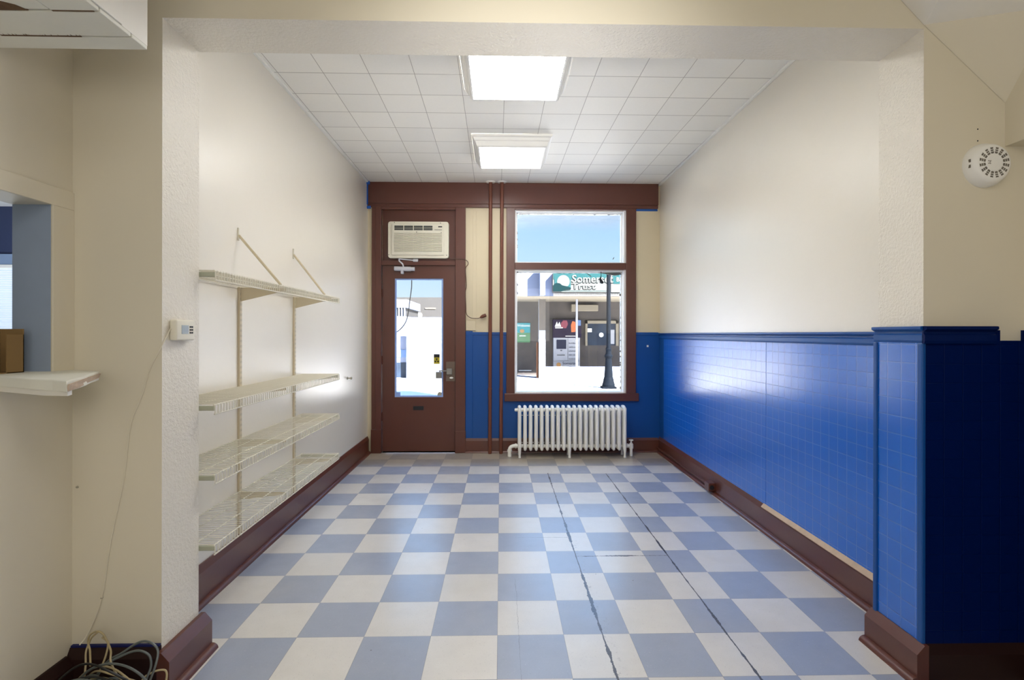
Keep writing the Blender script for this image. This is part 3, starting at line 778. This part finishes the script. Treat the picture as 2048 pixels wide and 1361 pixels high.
loops('coiled_cable', 'dark grey cable curled in wide arcs, tallest loops of the pile', [
    [(20, base, -.02), (28, -10, .0), (52, 30, .02), (78, 45, .03), (100, 59, .04), (116, 64, .045), (134, 59, .045), (147, 45, .04), (149, 22, .02), (142, -10, .0), (130, base, -.02)],
    [(30, base, -.05), (36, -8, -.03), (58, 30, .0), (84, 44, .02), (104, 49, .03), (120, 48, .03), (134, 38, .03), (140, 20, .02), (138, 0, 0), (126, base, -.02)],
    [(8, base, -.10), (22, -20, -.08), (40, 12, -.06), (66, 20, -.05), (92, 14, -.05), (112, -10, -.06), (122, base, -.08)],
    [(40, base, -.12), (52, -16, -.10), (74, 6, -.09), (100, 2, -.09), (118, -20, -.10), (126, base, -.10)]]+arcs(5, 3, 50, 88, -.13, -.02), 'grey_cable', .0042)
loops('coiled_cable', 'cream cable with a high thin loop at the left of the pile', [
    [(28, 30, .0), (10, 48, .04), (2, 62, .05), (6, 76, .05), (20, 84, .05), (32, 78, .05), (40, 64, .05), (56, 50, .03), (68, 38, .0), (92, 22, -.03), (108, 8, -.04), (120, base, -.05)],
    [(24, 84, .05), (10, 72, .05), (4, 60, .05), (2, 44, .04), (10, 24, .02), (14, -6, 0), (10, base, -.02)],
    [(30, 72, .05), (42, 60, .05), (46, 40, .03), (44, 20, .01), (36, -10, 0), (30, base, 0)],
    [(126, base, -.02), (128, -4, .0), (142, 8, .02), (160, 10, .03), (168, 4, .03), (169, -14, .02), (160, base, 0)]]+arcs(5, 5, 45, 80, -.14, -.02), 'cream_cable', .0034)
loops('coiled_cable', 'flat cream straps of cable coiled in front at the bottom of the pile', [
    [(12, base, -.14), (20, -14, -.13), (34, 12, -.12), (52, 26, -.11)],
    [(22, base, -.15), (34, -12, -.14), (50, 10, -.13), (74, 24, -.12)],
    [(34, base, -.15), (48, -18, -.15), (70, 2, -.14), (98, 2, -.14), (116, -22, -.14), (120, base, -.14)],
    [(46, base, -.16), (60, -22, -.16), (80, -8, -.16), (104, -12, -.16), (112, base, -.16)]]+arcs(4, 9, 50, 84, -.18, -.12), 'cream_cable', .0052, 2.0)
loops('coiled_cable', 'thin black cable wound through the middle of the pile', [
    [(16, base, -.11), (30, -14, -.10), (48, 14, -.09), (72, 24, -.08), (98, 16, -.08), (116, -8, -.09), (120, base, -.09)],
    [(28, base, -.13), (42, -20, -.12), (64, 0, -.11), (90, 6, -.11), (112, -16, -.11), (118, base, -.11)]]+arcs(6, 11, 44, 90, -.16, -.05), 'black', .004)

# ------------------------------------------------------------------ pass-through ledge, loose board, carton
b = MB(); b.box(-1.80, NXL+.004, .55, OY1, OZ0-.0, OZ0+.010, .003); b.build('trim_pass_through_sill', 'peel_white', **S)
poly = [(-1.655, 2.035), (-1.60, 2.012), (-1.552, 1.985), (-1.49, 1.955), (-1.462, 1.905), (-1.436, 1.850), (-1.400, 1.790), (-1.372, 1.745), (-1.330, 1.665), (-1.300, 1.600), (-1.262, 1.535), (-1.345, 1.585), (-1.45, 1.628), (-1.55, 1.680), (-1.655, 1.728)]
t = thing('counter_board', (-1.655, 1.88, 1.21), 'broken white painted counter board sticking out below the pass-through', 'board')
b = MB(); b.prism([(x, y, 1.212) for x, y in poly], (0, 0, .034)); b.build('board', 'peel_white', t, bevel=.004)
b = MB(); b.prism([(-1.655, 1.74, 1.195), (-1.40, 1.62, 1.195), (-1.285, 1.565, 1.200), (-1.30, 1.60, 1.200), (-1.45, 1.68, 1.195), (-1.655, 1.78, 1.195)], (0, 0, .018)); b.build('front_batten', 'white_wood', t)
b = MB(); b.prism([(-1.492, 1.950, 1.222), (-1.400, 1.783, 1.220), (-1.330, 1.660, 1.216), (-1.268, 1.540, 1.216), (-1.262, 1.538, 1.237), (-1.327, 1.662, 1.238), (-1.397, 1.786, 1.238), (-1.487, 1.953, 1.238)], (.004, .0022, 0)); b.build('bare_edge', 'raw_wood', t)
t = thing('cardboard_box', (-1.76, 1.86, OZ0+.01), 'brown cardboard box standing in the pass-through opening', 'box')
b = MB(); x0c, x1c, y0c, y1c, z0c, z1c = -1.80, -1.718, 1.74, 1.905, OZ0+.010, 1.402
for q in ((x0c, x1c, y1c-.003, y1c, z0c, z1c), (x0c, x0c+.003, y0c, y1c, z0c, z1c), (x1c-.003, x1c, y0c+.10, y1c, z0c, z1c-.02), (x0c, x1c, y0c, y1c, z0c, z0c+.003), (x0c, x1c-.02, y0c, y0c+.003, z0c, z1c-.06)): b.box(*q)
b.build('carton', 'card', t)
b = MB(); b.prism([(-1.80, 1.738, OZ0+.012), (-1.765, 1.738, OZ0+.012), (-1.782, 1.738, 1.36), (-1.80, 1.738, 1.385)], (0, -.01, 0)); b.build('dark_flap', 'dark', t)

# ------------------------------------------------------------------ boxed cabinet high on the left
t = thing('wall_cabinet', (-1.39, 1.1, 2.29), 'white boarded cabinet base hung high in the upper left corner', 'cabinet')
ZC = 2.293
MB().box(-1.659, -1.130, .5, 1.680, ZC+.012, 2.978).build('carcass', 'white_wood', t)
b = MB(); b.box(-1.659, -1.130, 1.612, 1.680, ZC, ZC+.012, .002); b.build('end_board', 'peel_white', t)
b = MB(); b.box(-1.659, -1.130, 1.486, 1.606, ZC, ZC+.012, .002); b.build('end_board', 'peel_white', t)
MB().box(-1.262, -1.130, .5, 1.480, ZC, ZC+.012, .002).build('side_board', 'peel_white', t)
MB().box(-1.659, -1.266, .5, 1.478, ZC+.001, ZC+.012, .002).build('inner_board', 'peel_white', t)
M['rot'] = paint('rotten_dark_wood', srgb(104, 78, 54), .9, .5, 60)
b = MB()
for k in range(46):
    if random.random() < .3: continue
    x = -1.52+k*.0054; w2 = random.uniform(.002, .006)
    b.prism([(x, 1.608, ZC-.0004), (x+w2, 1.608, ZC-.0004), (x+w2*.7, 1.608-random.uniform(.002, .012), ZC-.0004)], (0, 0, .002))
b.box(-1.52, -1.28, 1.605, 1.611, ZC-.0004, ZC+.001)
b.build('peeled_paint', 'rot', t)
b = MB(); b.prism([(-1.455, 1.482, ZC-.0004), (-1.44, 1.455, ZC-.0004), (-1.385, 1.452, ZC-.0004), (-1.375, 1.438, ZC-.0004), (-1.34, 1.458, ZC-.0004), (-1.325, 1.482, ZC-.0004)], (0, 0, .003)); b.build('peeled_paint', 'rot', t)
b = MB(); b.box(-1.26, -1.145, 1.478, 1.484, ZC-.0004, ZC+.002); b.build('open_joint', 'rot', t)
MB().box(-1.130, -1.125, .5, 1.565, ZC+.012, 2.978, .001).build('side_batten', 'white_wood', t)

# ------------------------------------------------------------------ smoke alarm
t = thing('smoke_alarm', (1.945, Y0, 2.066), 'round white smoke alarm with radial slots on the right pier', 'smoke alarm')
c = (1.945, Y0, 2.066)
b = MB(); b.lathe([(.088, 0), (.088, -.010), (.084, -.018), (.078, -.034), (.070, -.044), (.060, -.047), (.034, -.0465), (.032, -.0485), (0, -.049)], c, 'y', 48); b.build('cover', 'white_plastic', t, smooth=True)
b = MB()
for k in range(16):
    a = 2*math.pi*(k+.5)/16
    for r0, r1 in ((.036, .043), (.0455, .051), (.0535, .060)):
        w_ = .0058
        ca, sa = math.cos(a), math.sin(a)
        q = [(c[0]+ca*r-sa*s_*w_, c[1]-.0477, c[2]+sa*r+ca*s_*w_) for r, s_ in ((r0, -.8), (r1, -1), (r1, 1), (r0, .8))]
        b.prism(q, (0, .002, 0))
split_build(b, 'slot', 'slot_grey', t); b = MB()
for z in (-.016, .006):
    b.box(c[0]-.0815, c[0]-.079, c[1]-.030, c[1]-.022, c[2]+z, c[2]+z+.012)
split_build(b, 'side_slot', 'slot_grey', t)
b = MB()
for dx, dz in ((-.026, .004), (-.021, -.001), (-.026, -.006), (-.019, .004), (-.020, -.007)): b.box(c[0]+dx, c[0]+dx+.004, c[1]-.0497, c[1]-.047, c[2]+dz, c[2]+dz+.003)
split_build(b, 'sounder_hole', 'slot_grey', t)
for zz, wh in ((2.215, 'upper'), (2.168, 'lower')):
    b = MB(); b.lathe([(0, -.002), (.0025, -.001), (.003, 0)], (1.922, Y0, zz), 'y', 8)
    tag(b.build('screw_hole', 'dark'), wh+' of the two tiny screw holes above the smoke alarm', 'screw hole')

# ------------------------------------------------------------------ outlet box on the right baseboard
t = thing('outlet_box', (1.83, 4.47, .03), 'brown painted outlet box fixed to the right baseboard', 'outlet box')
MB().box(1.796, 1.857, 4.425, 4.520, .028, .100, .005).build('box', 'brown', t)
b = MB(); b.lathe([(0, -.004), (.019, -.003), (.020, 0)], (1.824, 4.425, .062), 'y', 18); b.build('socket_face', 'dark', t)
tag(MB().tube([(1.835, 4.52, .062), (1.835, 6.02, .062)], .006, 6).build('surface_conduit', 'brown'), 'thin brown cable along the right baseboard up to the outlet box', 'conduit')
tag(MB().box(1.72, 1.742, YF-.013, YF-.0105, 1.235, 1.258).build('paint_chip', 'white'), 'small white paint chip on the blue panel right of the window', 'paint chip')

# ------------------------------------------------------------------ street outside
M['concrete'] = paint('sunlit_concrete', (.60, .60, .59), .9, .05, 2, 20, .1, .004, spec=.1)
M['facade'] = paint('white_facade', (.100, .125, .195), .7, .03, 1.5, 10, .05, .003)  # blue put into the white base so shaded parts take a sky tint
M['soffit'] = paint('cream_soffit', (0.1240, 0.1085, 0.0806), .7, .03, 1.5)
M['asphalt'] = paint('pale_asphalt', srgb(150, 150, 150), .9, .08, 3, 40, .3, .005)
def brick(name, c1, c2, c3, scale=6.0):
    m, nt, out = new_mat(name); g = N(nt)
    t_ = g.n('ShaderNodeTexBrick'); t_.inputs['Scale'].default_value = scale
    sp = g.xyz(); cb = g.n('ShaderNodeCombineXYZ'); g.l(sp[0], cb.inputs[0]); g.l(sp[2], cb.inputs[1]); g.l(cb.outputs[0], t_.inputs['Vector'])
    for k, c in zip(('Color1', 'Color2', 'Mortar'), (c1, c2, c3)): t_.inputs[k].default_value = (*c, 1)
    t_.inputs['Mortar Size'].default_value = .02; t_.inputs['Row Height'].default_value = .35
    n = g.noise(3, 5, .7); c = g.mix(g.math('MULTIPLY', n, .5), t_.outputs['Color'], c2)
    g.bsdf(out, c, .7); return m
M['brick_shop'] = brick('shaded_shop_brick', (.06, .05, .042), (.035, .03, .028), (.085, .075, .065))
M['brick_far'] = brick('dark_far_brick', (.011, .0105, .011), (.008, .008, .0088), (.015, .014, .0135), 4)
def dark_glass():
    m, nt, out = new_mat('dark_shop_glass'); g = N(nt)
    c = g.mix(g.smooth(g.noise(1.6, 6, .75), .3, .7), (.03, .027, .025), (.065, .056, .048))
    c = g.mix(g.math('MULTIPLY', g.noise(14, 5, .8), .5), c, (.032, .031, .040))
    g.bsdf(out, c, .6, spec=.1); return m
M['shop_glass'] = dark_glass()
M['post'] = paint('dark_lamp_post', (.0018, .0030, .0052), .8, .08, 5, spec=.03)
M['teal'] = paint('teal_sign', (.0075, .030, .034), .8, .05, 2, spec=.02)
M['teal_shade'] = paint('teal_sign_in_shade', (.02, .17, .20), .7, .1, 3, spec=.1)  # teal copy with a lighter base to offset the shaded recess
M['teal_dark'] = paint('dark_teal_sign', (.0012, .0080, .0098), .8, .05, 2, spec=.02)
M['green'] = paint('green_sign', (0.0186, 0.1054, 0.0372), .5, .1, 3)
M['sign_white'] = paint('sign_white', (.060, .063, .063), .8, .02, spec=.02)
M['white_shade'] = paint('white_print_in_shade', (.5, .52, .52), .7, .05, spec=.1)  # print white with a raised base to offset the shaded recess
M['kiosk'] = paint('kiosk_white_panel', (0.1984, 0.2108, 0.2480), .5, .03)
M['screen'] = paint('kiosk_screen', (.010, .012, .028), .5, .2, 3, spec=.1)
M['orange'] = paint('orange_print', (0.2976, 0.0682, 0.0124), .5, .15, 6)
M['magenta'] = paint('magenta_print', (0.1240, 0.0124, 0.0310), .5, .15, 6)
M['sky_print'] = paint('sky_blue_print', (0.0496, 0.1054, 0.2356), .5, .1, 6)
M['dark_print'] = paint('dark_violet_print', (.012, .008, .022), .6, .6, 9, spec=.1)
M['door_edge'] = paint('brown_door_edge', (.016, .007, .004), .8, .1, spec=.05)
M['ink'] = paint('dark_ink', (0.0124, 0.0186, 0.0372), .5, .05)
M['gold'] = paint('gold_print', (0.2480, 0.1240, 0.0310), .5, .1)
M['inner_window'] = paint('dark_blue_inner_window', (.012, .020, .036), .6, .7, 3, spec=.1)

GZ = -.16
b = MB(); b.box(-30, 30, 6.30, 60, GZ-.1, GZ); b.build('ground', 'concrete', **S)
tag(MB().box(1.0, 1.02, 13.2, 18.0, GZ, GZ+.002).build('trim_pavement_joint', 'asphalt'), kind='structure')

t = thing('bank_building', (4.2, 18, GZ), 'white bank building with overhanging fascia across the street', 'building')
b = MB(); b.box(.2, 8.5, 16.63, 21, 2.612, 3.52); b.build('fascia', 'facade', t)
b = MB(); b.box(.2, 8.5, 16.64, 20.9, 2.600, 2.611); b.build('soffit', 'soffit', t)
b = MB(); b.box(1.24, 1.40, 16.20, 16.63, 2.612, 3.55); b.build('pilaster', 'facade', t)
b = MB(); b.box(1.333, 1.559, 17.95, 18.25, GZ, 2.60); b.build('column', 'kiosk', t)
b = MB(); b.box(1.333, 1.559, 17.945, 17.95, 1.52, 2.60); b.build('brick_column_face', 'brick_shop', t)  # brick only on the shaded upper part, its dark tone painting that shade
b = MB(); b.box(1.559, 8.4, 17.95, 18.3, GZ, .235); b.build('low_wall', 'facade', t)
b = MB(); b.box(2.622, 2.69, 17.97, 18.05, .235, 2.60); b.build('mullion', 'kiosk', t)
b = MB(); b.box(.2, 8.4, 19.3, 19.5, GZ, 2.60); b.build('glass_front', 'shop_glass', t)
b = MB(); b.box(.2, 1.333, 17.9, 19.3, GZ, GZ+.012); b.build('door_step', 'facade', t)
b = MB(); b.box(1.25, 1.333, 18.0, 18.1, GZ, 1.1); b.build('door_edge', 'door_edge', t)
b = MB(); b.box(.68, 1.15, 19.26, 19.3, .02, .04); b.build('door_kick_rail', 'white_shade', t)
b = MB(); b.box(1.69, 8.4, 16.55, 16.63, 2.615, 2.70)
for k in range(70): b.box(1.72+k*.05, 1.74+k*.05, 16.52, 16.55, 2.63, 2.70)
b.build('shingle_strip', 'asphalt', t)
# drive-up window frame and interior
b = MB()
for q in ((3.156, 3.235, .95, 1.89), (4.30, 4.397, .95, 1.89), (3.156, 4.397, 1.78, 1.89)): b.box(q[0], q[1], 19.20, 19.3, q[2], q[3])
wf = b.build('teller_window_frame', 'soffit', t)
MB().box(3.235, 4.30, 19.26, 19.299, .97, 1.78).build('teller_pane', 'inner_window', wf)
b = MB(); b.lathe([(0, -.01), (.085, -.01), (.085, 0)], (3.76, 19.26, 1.36), 'y', 24); b.build('round_notice', 'white_shade', wf)
MB().box(3.24, 3.40, 19.24, 19.26, 1.46, 1.60).build('lit_notice', 'white_shade', wf)
MB().box(4.10, 4.25, 19.24, 19.26, 1.02, 1.55).build('posted_notice', 'kiosk', wf)
b = MB(); b.box(2.86, 3.62, 19.10, 19.3, 2.24, 2.48, .02); b.box(2.62, 2.78, 19.10, 19.3, 2.22, 2.50, .02); split_build(b, 'wall_box', 'soffit', t)

t = thing('bank_sign', (2.6, 16.55, 2.73), 'teal and white bank fascia sign with a round tree logo', 'sign')
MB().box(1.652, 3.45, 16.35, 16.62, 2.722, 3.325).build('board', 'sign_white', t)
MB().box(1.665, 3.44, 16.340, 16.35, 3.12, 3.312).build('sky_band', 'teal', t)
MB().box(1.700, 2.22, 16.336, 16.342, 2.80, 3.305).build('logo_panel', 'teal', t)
b = MB(); b.lathe([(0, -.006), (.20, -.006), (.20, 0)], (1.985, 16.336, 3.055), 'y', 28); b.build('logo_crown', 'sign_white', t)
b = MB(); b.prism([(1.66, 16.326, 2.74), (1.66, 16.326, 2.93), (1.74, 16.326, 3.0), (1.86, 16.326, 3.0), (1.95, 16.326, 2.93), (2.10, 16.326, 2.90), (2.22, 16.326, 2.86), (2.22, 16.326, 2.80), (1.95, 16.326, 2.78), (1.95, 16.326, 2.74)], (0, .004, 0)); b.build('logo_hills', 'teal_dark', t)
text_mesh('lettering', 'Somerset', .34, (2.262, 16.332, 3.012), 'teal_dark', t, .003, .006, 1.0)
text_mesh('lettering', 'Somerset', .34, (2.250, 16.325, 3.025), 'sign_white', t, .003, .006, 1.0)
text_mesh('lettering', 'Trust', .27, (2.262, 16.332, 2.808), 'teal_dark', t, .003, .004, 1.25)
text_mesh('lettering', 'Trust', .27, (2.250, 16.325, 2.818), 'sign_white', t, .003, .003, 1.25)
MB().box(1.70, 3.40, 16.338, 16.35, 2.752, 2.762).build('tag_line', 'teal', t)
t = thing('branch_sign', (3.9, 16.55, 2.73), 'white sign panel with teal patch right of the lamp post', 'sign')
MB().box(3.50, 4.6, 16.35, 16.62, 2.722, 3.325).build('board', 'sign_white', t)
b = rrect(3.545, 4.5, 2.985, 3.27, .05, 16.34, .01); b.build('patch', 'teal', t)
text_mesh('lettering', 'Branch', .19, (3.66, 16.335, 3.06), 'sign_white', t, .003, .006)

t = thing('bank_kiosk', (2.5, 19.1, GZ), 'white bank kiosk with dark screen behind the low white wall', 'kiosk')
MB().box(1.96, 2.94, 19.12, 19.29, GZ, 1.25).build('cabinet', 'kiosk', t)
MB().box(2.07, 2.426, 19.10, 19.12, .84, 1.175).build('screen', 'screen', t)
MB().box(2.09, 2.38, 19.105, 19.12, .595, .622).build('cash_slot', 'dark', t)
b = MB(); b.box(2.21, 2.28, 19.105, 19.12, .76, .80); b.box(2.49, 2.496, 19.105, 19.12, .40, 1.25); b.box(1.96, 2.94, 19.108, 19.12, .388, .394); split_build(b, 'panel_line', 'ink', t)
for i in range(5):
    q = MB(); x = 2.53
    while x < 2.86:
        w2 = random.uniform(.02, .05); q.box(x, x+w2, 19.110, 19.115, 1.03-i*.145, 1.055-i*.145+random.uniform(0, .012)); x += w2+.012
    q.build('printed_line', 'ink', t)
text_mesh('bank_name', 'Somerset', .155, (2.29, 19.112, .255), 'ink', t, .002, .001, .95)
text_mesh('bank_name', 'Trust Company', .075, (2.29, 19.112, .165), 'ink', t, .002)
b = MB(); b.lathe([(0, -.006), (.085, -.006), (.085, 0)], (2.15, 19.118, .25), 'y', 20); b.build('round_logo', 'gold', t)

t = thing('poster', (2.5, 19.1, 1.25), 'dark colourful poster with orange figure above the bank kiosk', 'poster')
MB().box(1.937, 2.99, 19.12, 19.29, 1.252, 1.922).build('sheet', 'dark_print', t)
b = MB(); b.prism([(2.62, 19.11, 1.45), (2.60, 19.11, 1.72), (2.66, 19.11, 1.87), (2.76, 19.11, 1.84), (2.82, 19.11, 1.68), (2.86, 19.11, 1.50), (2.74, 19.11, 1.47)], (0, .01, 0)); b.build('orange_figure', 'orange', t)
b = MB(); b.prism([(2.22, 19.11, 1.62), (2.24, 19.11, 1.80), (2.32, 19.11, 1.89), (2.45, 19.11, 1.89), (2.50, 19.11, 1.76), (2.42, 19.11, 1.60)], (0, .01, 0)); b.build('magenta_patch', 'magenta', t)
MB().box(2.86, 2.97, 19.11, 19.12, 1.70, 1.905).build('sky_patch', 'sky_print', t)
b = MB(); b.box(2.02, 2.30, 19.105, 19.12, 1.60, 1.64); b.prism([(2.0, 19.105, 1.66), (2.08, 19.105, 1.85), (2.12, 19.105, 1.74), (2.18, 19.105, 1.84), (2.24, 19.105, 1.66)], (0, .01, 0)); b.box(2.40, 2.80, 19.105, 19.12, 1.30, 1.325); split_build(b, 'white_mark', 'white_shade', t)

t = thing('welcome_sign', (.885, 19.25, 1.08), 'green and teal welcome sign on the dark shop front', 'sign')
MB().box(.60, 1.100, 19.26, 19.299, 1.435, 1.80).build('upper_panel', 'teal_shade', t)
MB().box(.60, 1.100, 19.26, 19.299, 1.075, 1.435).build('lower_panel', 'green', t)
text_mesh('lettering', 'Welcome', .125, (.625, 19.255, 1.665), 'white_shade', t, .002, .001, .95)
b = MB(); b.lathe([(0, -.006), (.085, -.006), (.085, 0)], (.80, 19.258, 1.50), 'y', 20, 1, .8); b.build('orange_dome', 'gold', t)
for k in range(5): MB().box(.70+k*.05, .735+k*.05, 19.255, 19.258, 1.30, 1.335+.01*(k % 2)).build('printed_mark', 'white_shade', t)

t = thing('lamp_post', (3.087, 14.74, GZ), 'dark blue fluted street lamp post standing on the far pavement', 'lamp post')
lp = (3.087, 14.74)
b = MB(); b.box(lp[0]-.20, lp[0]+.20, lp[1]-.20, lp[1]+.20, GZ, GZ+.055, .008); b.lathe([(.185, -.105), (.185, -.06), (.165, .0), (.15, .07), (.145, .10), (.13, .14)], (*lp, 0), 'z', 24); b.build('base', 'post', t)
b = MB(); b.lathe([(.14, .12), (.125, .16), (.095, .60), (.088, .70)], (*lp, 0), 'z', 16); b.build('fluted_shaft', 'post', t)
b = MB(); b.lathe([(.09, .69), (.115, .74), (.12, .77), (.085, .82), (.075, .90), (.088, .96), (.07, 1.0)], (*lp, 0), 'z', 24); b.build('collar', 'post', t)
b = MB(); b.lathe([(.062, .98), (.056, 3.26), (.03, 3.30)], (*lp, 0), 'z', 20); b.build('pole', 'post', t, smooth=True)
b = MB(); b.lathe([(.03, 3.29), (.075, 3.31), (.05, 3.335), (0, 3.36)], (*lp, 0), 'z', 20); b.build('finial', 'post', t, smooth=True)

t = thing('brick_building', (-3, 31, GZ), 'long dark brick building far behind the white wall', 'building')
MB().box(-9, 4, 30, 34, GZ, 3.50).build('wall', 'brick_far', t)
MB().box(-4.35, -3.75, 29.95, 30, 2.83, 2.90).build('pale_lintel', 'soffit', t)
b = MB(); b.lathe([(0, -.04), (.16, -.03), (.18, 0)], (-4.68, 29.95, 2.46), 'y', 20); b.build('round_vent', 'sign_white', t)
t = thing('columned_building', (-6, 25, GZ), 'white building with a row of small columns at the left edge of the door glass', 'building')
b = MB(); b.prism([(-8, 24.0, 0), (-4.367, 24.0, 0), (-4.367, 28, 0), (-8, 28, 0)], (0, 0, 2.20)); b.box(-8, -4.33, 24, 28, 2.60, 2.98); b.build('walls', 'facade', t)
MB().box(-8, -4.45, 24.15, 28, 2.20, 2.60).build('shaded_recess', 'brick_far', t)
for k in range(6): MB().box(-4.47-k*.13, -4.41-k*.13, 24.02, 24.12, 2.20, 2.60).build('column', 'facade', t)
t = thing('white_wall_building', (-2, 18.5, GZ), 'low white rendered building filling the door glass', 'building')
MB().box(-3.258, -.3, 18, 22, GZ-.15, 1.963).build('wall', 'facade', t)
MB().box(-4.2, -3.258, 18.3, 20, GZ, 1.30).build('side_wing', 'facade', t)
MB().box(-4.1, -3.262, 18.28, 18.3, .56, .83).build('upper_window', 'sky_print', t)  # sky reflection put into the pane as a flat blue colour
MB().box(-4.1, -3.262, 18.28, 18.3, -.14, .38).build('lower_window', 'inner_window', t)
b = MB()
for x, z, w_ in ((-2.9, 1.80, .10), (-2.7, 1.60, .3), (-2.35, 1.10, .35), (-3.0, 1.0, .2), (-2.6, .6, .12), (-2.2, .45, .2), (-2.9, .35, .25)): b.box(x, x+w_, 17.99, 18.0, z, z+.015)
split_build(b, 'faint_mark', 'grille', t)
b = MB(); b.tube(smooth_path([(-1.118, 6.52, 2.6), (-1.112, 6.5, 2.05), (-1.118, 6.5, 1.93), (-1.136, 6.5, 1.80), (-1.150, 6.5, 1.68), (-1.176, 6.5, 1.56), (-1.225, 6.5, 1.475), (-1.30, 6.5, 1.41), (-1.42, 6.5, 1.36)]), .006, 8)
tag(b.build('hanging_cable', 'black', smooth=True), 'black cable hanging outside in front of the door glass', 'cable')

# ------------------------------------------------------------------ lights
def area(name, loc, rot, sx, sy, power, col):
    l = bpy.data.lights.new(name, 'AREA'); l.shape = 'RECTANGLE'; l.size = sx; l.size_y = sy; l.energy = power; l.color = col
    o = bpy.data.objects.new(name, l); COL.objects.link(o); o.location = loc; o.rotation_euler = rot; return o
area('near_room_fill', (.2, .1, 2.9), (0, 0, 0), 1.2, .6, 15, (1, .98, .95))  # unseen fill light added to brighten the near room
area('next_room_fill', (-4.6, 4.2, .9), (R(180), 0, 0), 1.2, 1.2, 60, (.85, .92, 1))  # unseen upward fill added so the next room does not go black
area('fill_behind_camera', (.1, NB+.1, 1.9), (R(90), 0, 0), 2.4, 1.4, 19, (1, .98, .95))  # forward-facing fill light added out of view
sun = bpy.data.lights.new('sun', 'SUN'); sun.energy = 72; sun.angle = R(.6); sun.color = (1, .96, .9)
fl = bpy.data.lights.new('ceiling_fill_spot', 'SPOT'); fl.energy = 360; fl.spot_size = R(36); fl.spot_blend = 1.0; fl.shadow_soft_size = .25; fl.color = (1, .98, .95)  # unseen spot added to brighten the front room ceiling
fo = bpy.data.objects.new('ceiling_fill_spot', fl); COL.objects.link(fo); fo.location = (.1, -.6, 1.15)
fo.rotation_euler = Vector((.05, 4.7, 1.72)).to_track_quat('-Z', 'Y').to_euler()
so = bpy.data.objects.new('sun', sun); COL.objects.link(so)
dirv = Vector((-.66, .74, -.70)); so.rotation_euler = dirv.to_track_quat('-Z', 'Y').to_euler()
for (x, y, z, sx, sz) in ((.82, YF+.26, 1.77, 1.3, 2.15),):
    p = area('window_portal', (x, y+.02, z), (R(-90), 0, 0), sx, sz, 1, (1, 1, 1)); p.data.cycles.is_portal = True
p = area('door_portal', (-.955, YF+.26, 1.34), (R(-90), 0, 0), .57, 1.4, 1, (1, 1, 1)); p.data.cycles.is_portal = True

wd = bpy.data.worlds.new('world'); SC.world = wd; wd.use_nodes = True
nt = wd.node_tree; nt.nodes.clear(); g = N(nt)
tc = g.n('ShaderNodeTexCoord'); sx_ = g.n('ShaderNodeSeparateXYZ'); g.l(tc.outputs['Generated'], sx_.inputs[0])
cr = g.n('ShaderNodeValToRGB'); cr.color_ramp.elements[0].position = 0; cr.color_ramp.elements[0].color = (.78, .90, 1, 1)
cr.color_ramp.elements[1].position = .9; cr.color_ramp.elements[1].color = (.20, .42, .95, 1)
e = cr.color_ramp.elements.new(.13); e.color = (.50, .75, 1.0, 1)
e = cr.color_ramp.elements.new(.25); e.color = (.36, .63, 1.0, 1)
g.l(sx_.outputs[2], cr.inputs[0])
bg = g.n('ShaderNodeBackground'); g.l(cr.outputs[0], bg.inputs[0]); g.l(g.math('MULTIPLY_ADD', g.smooth(sx_.outputs[2], .25, .42), 1.7, .92), bg.inputs[1])
wo = g.n('ShaderNodeOutputWorld'); g.l(bg.outputs[0], wo.inputs[0])

# ------------------------------------------------------------------ camera
cam = bpy.data.cameras.new('camera'); co = bpy.data.objects.new('camera', cam); COL.objects.link(co)
yaw, roll, F = .02204, .00136, 1035.3
fw = Vector((math.sin(yaw), math.cos(yaw), 0)); rt = Vector((math.cos(yaw), -math.sin(yaw), 0)); up = rt.cross(fw)
r2 = rt*math.cos(roll)+up*math.sin(roll); u2 = -rt*math.sin(roll)+up*math.cos(roll)
co.matrix_world = Matrix(((r2.x, u2.x, -fw.x, 0), (r2.y, u2.y, -fw.y, 0), (r2.z, u2.z, -fw.z, H), (0, 0, 0, 1)))
cam.sensor_width = 36; cam.lens = F/2048*36; cam.shift_y = -(680.5-668.6)/2048; cam.clip_start = .02; cam.clip_end = 200
SC.camera = co
SC.view_settings.view_transform = 'Standard'; SC.view_settings.look = 'None'
SC.view_settings.exposure = .27; SC.view_settings.gamma = 1
SC.cycles.use_adaptive_sampling = True; SC.cycles.adaptive_threshold = .03
SC.cycles.max_bounces = 8; SC.cycles.diffuse_bounces = 5; SC.cycles.transparent_max_bounces = 12
SC.cycles.sample_clamp_indirect = 20; SC.cycles.use_denoising = True
SC.cycles.caustics_reflective = False; SC.cycles.caustics_refractive = False
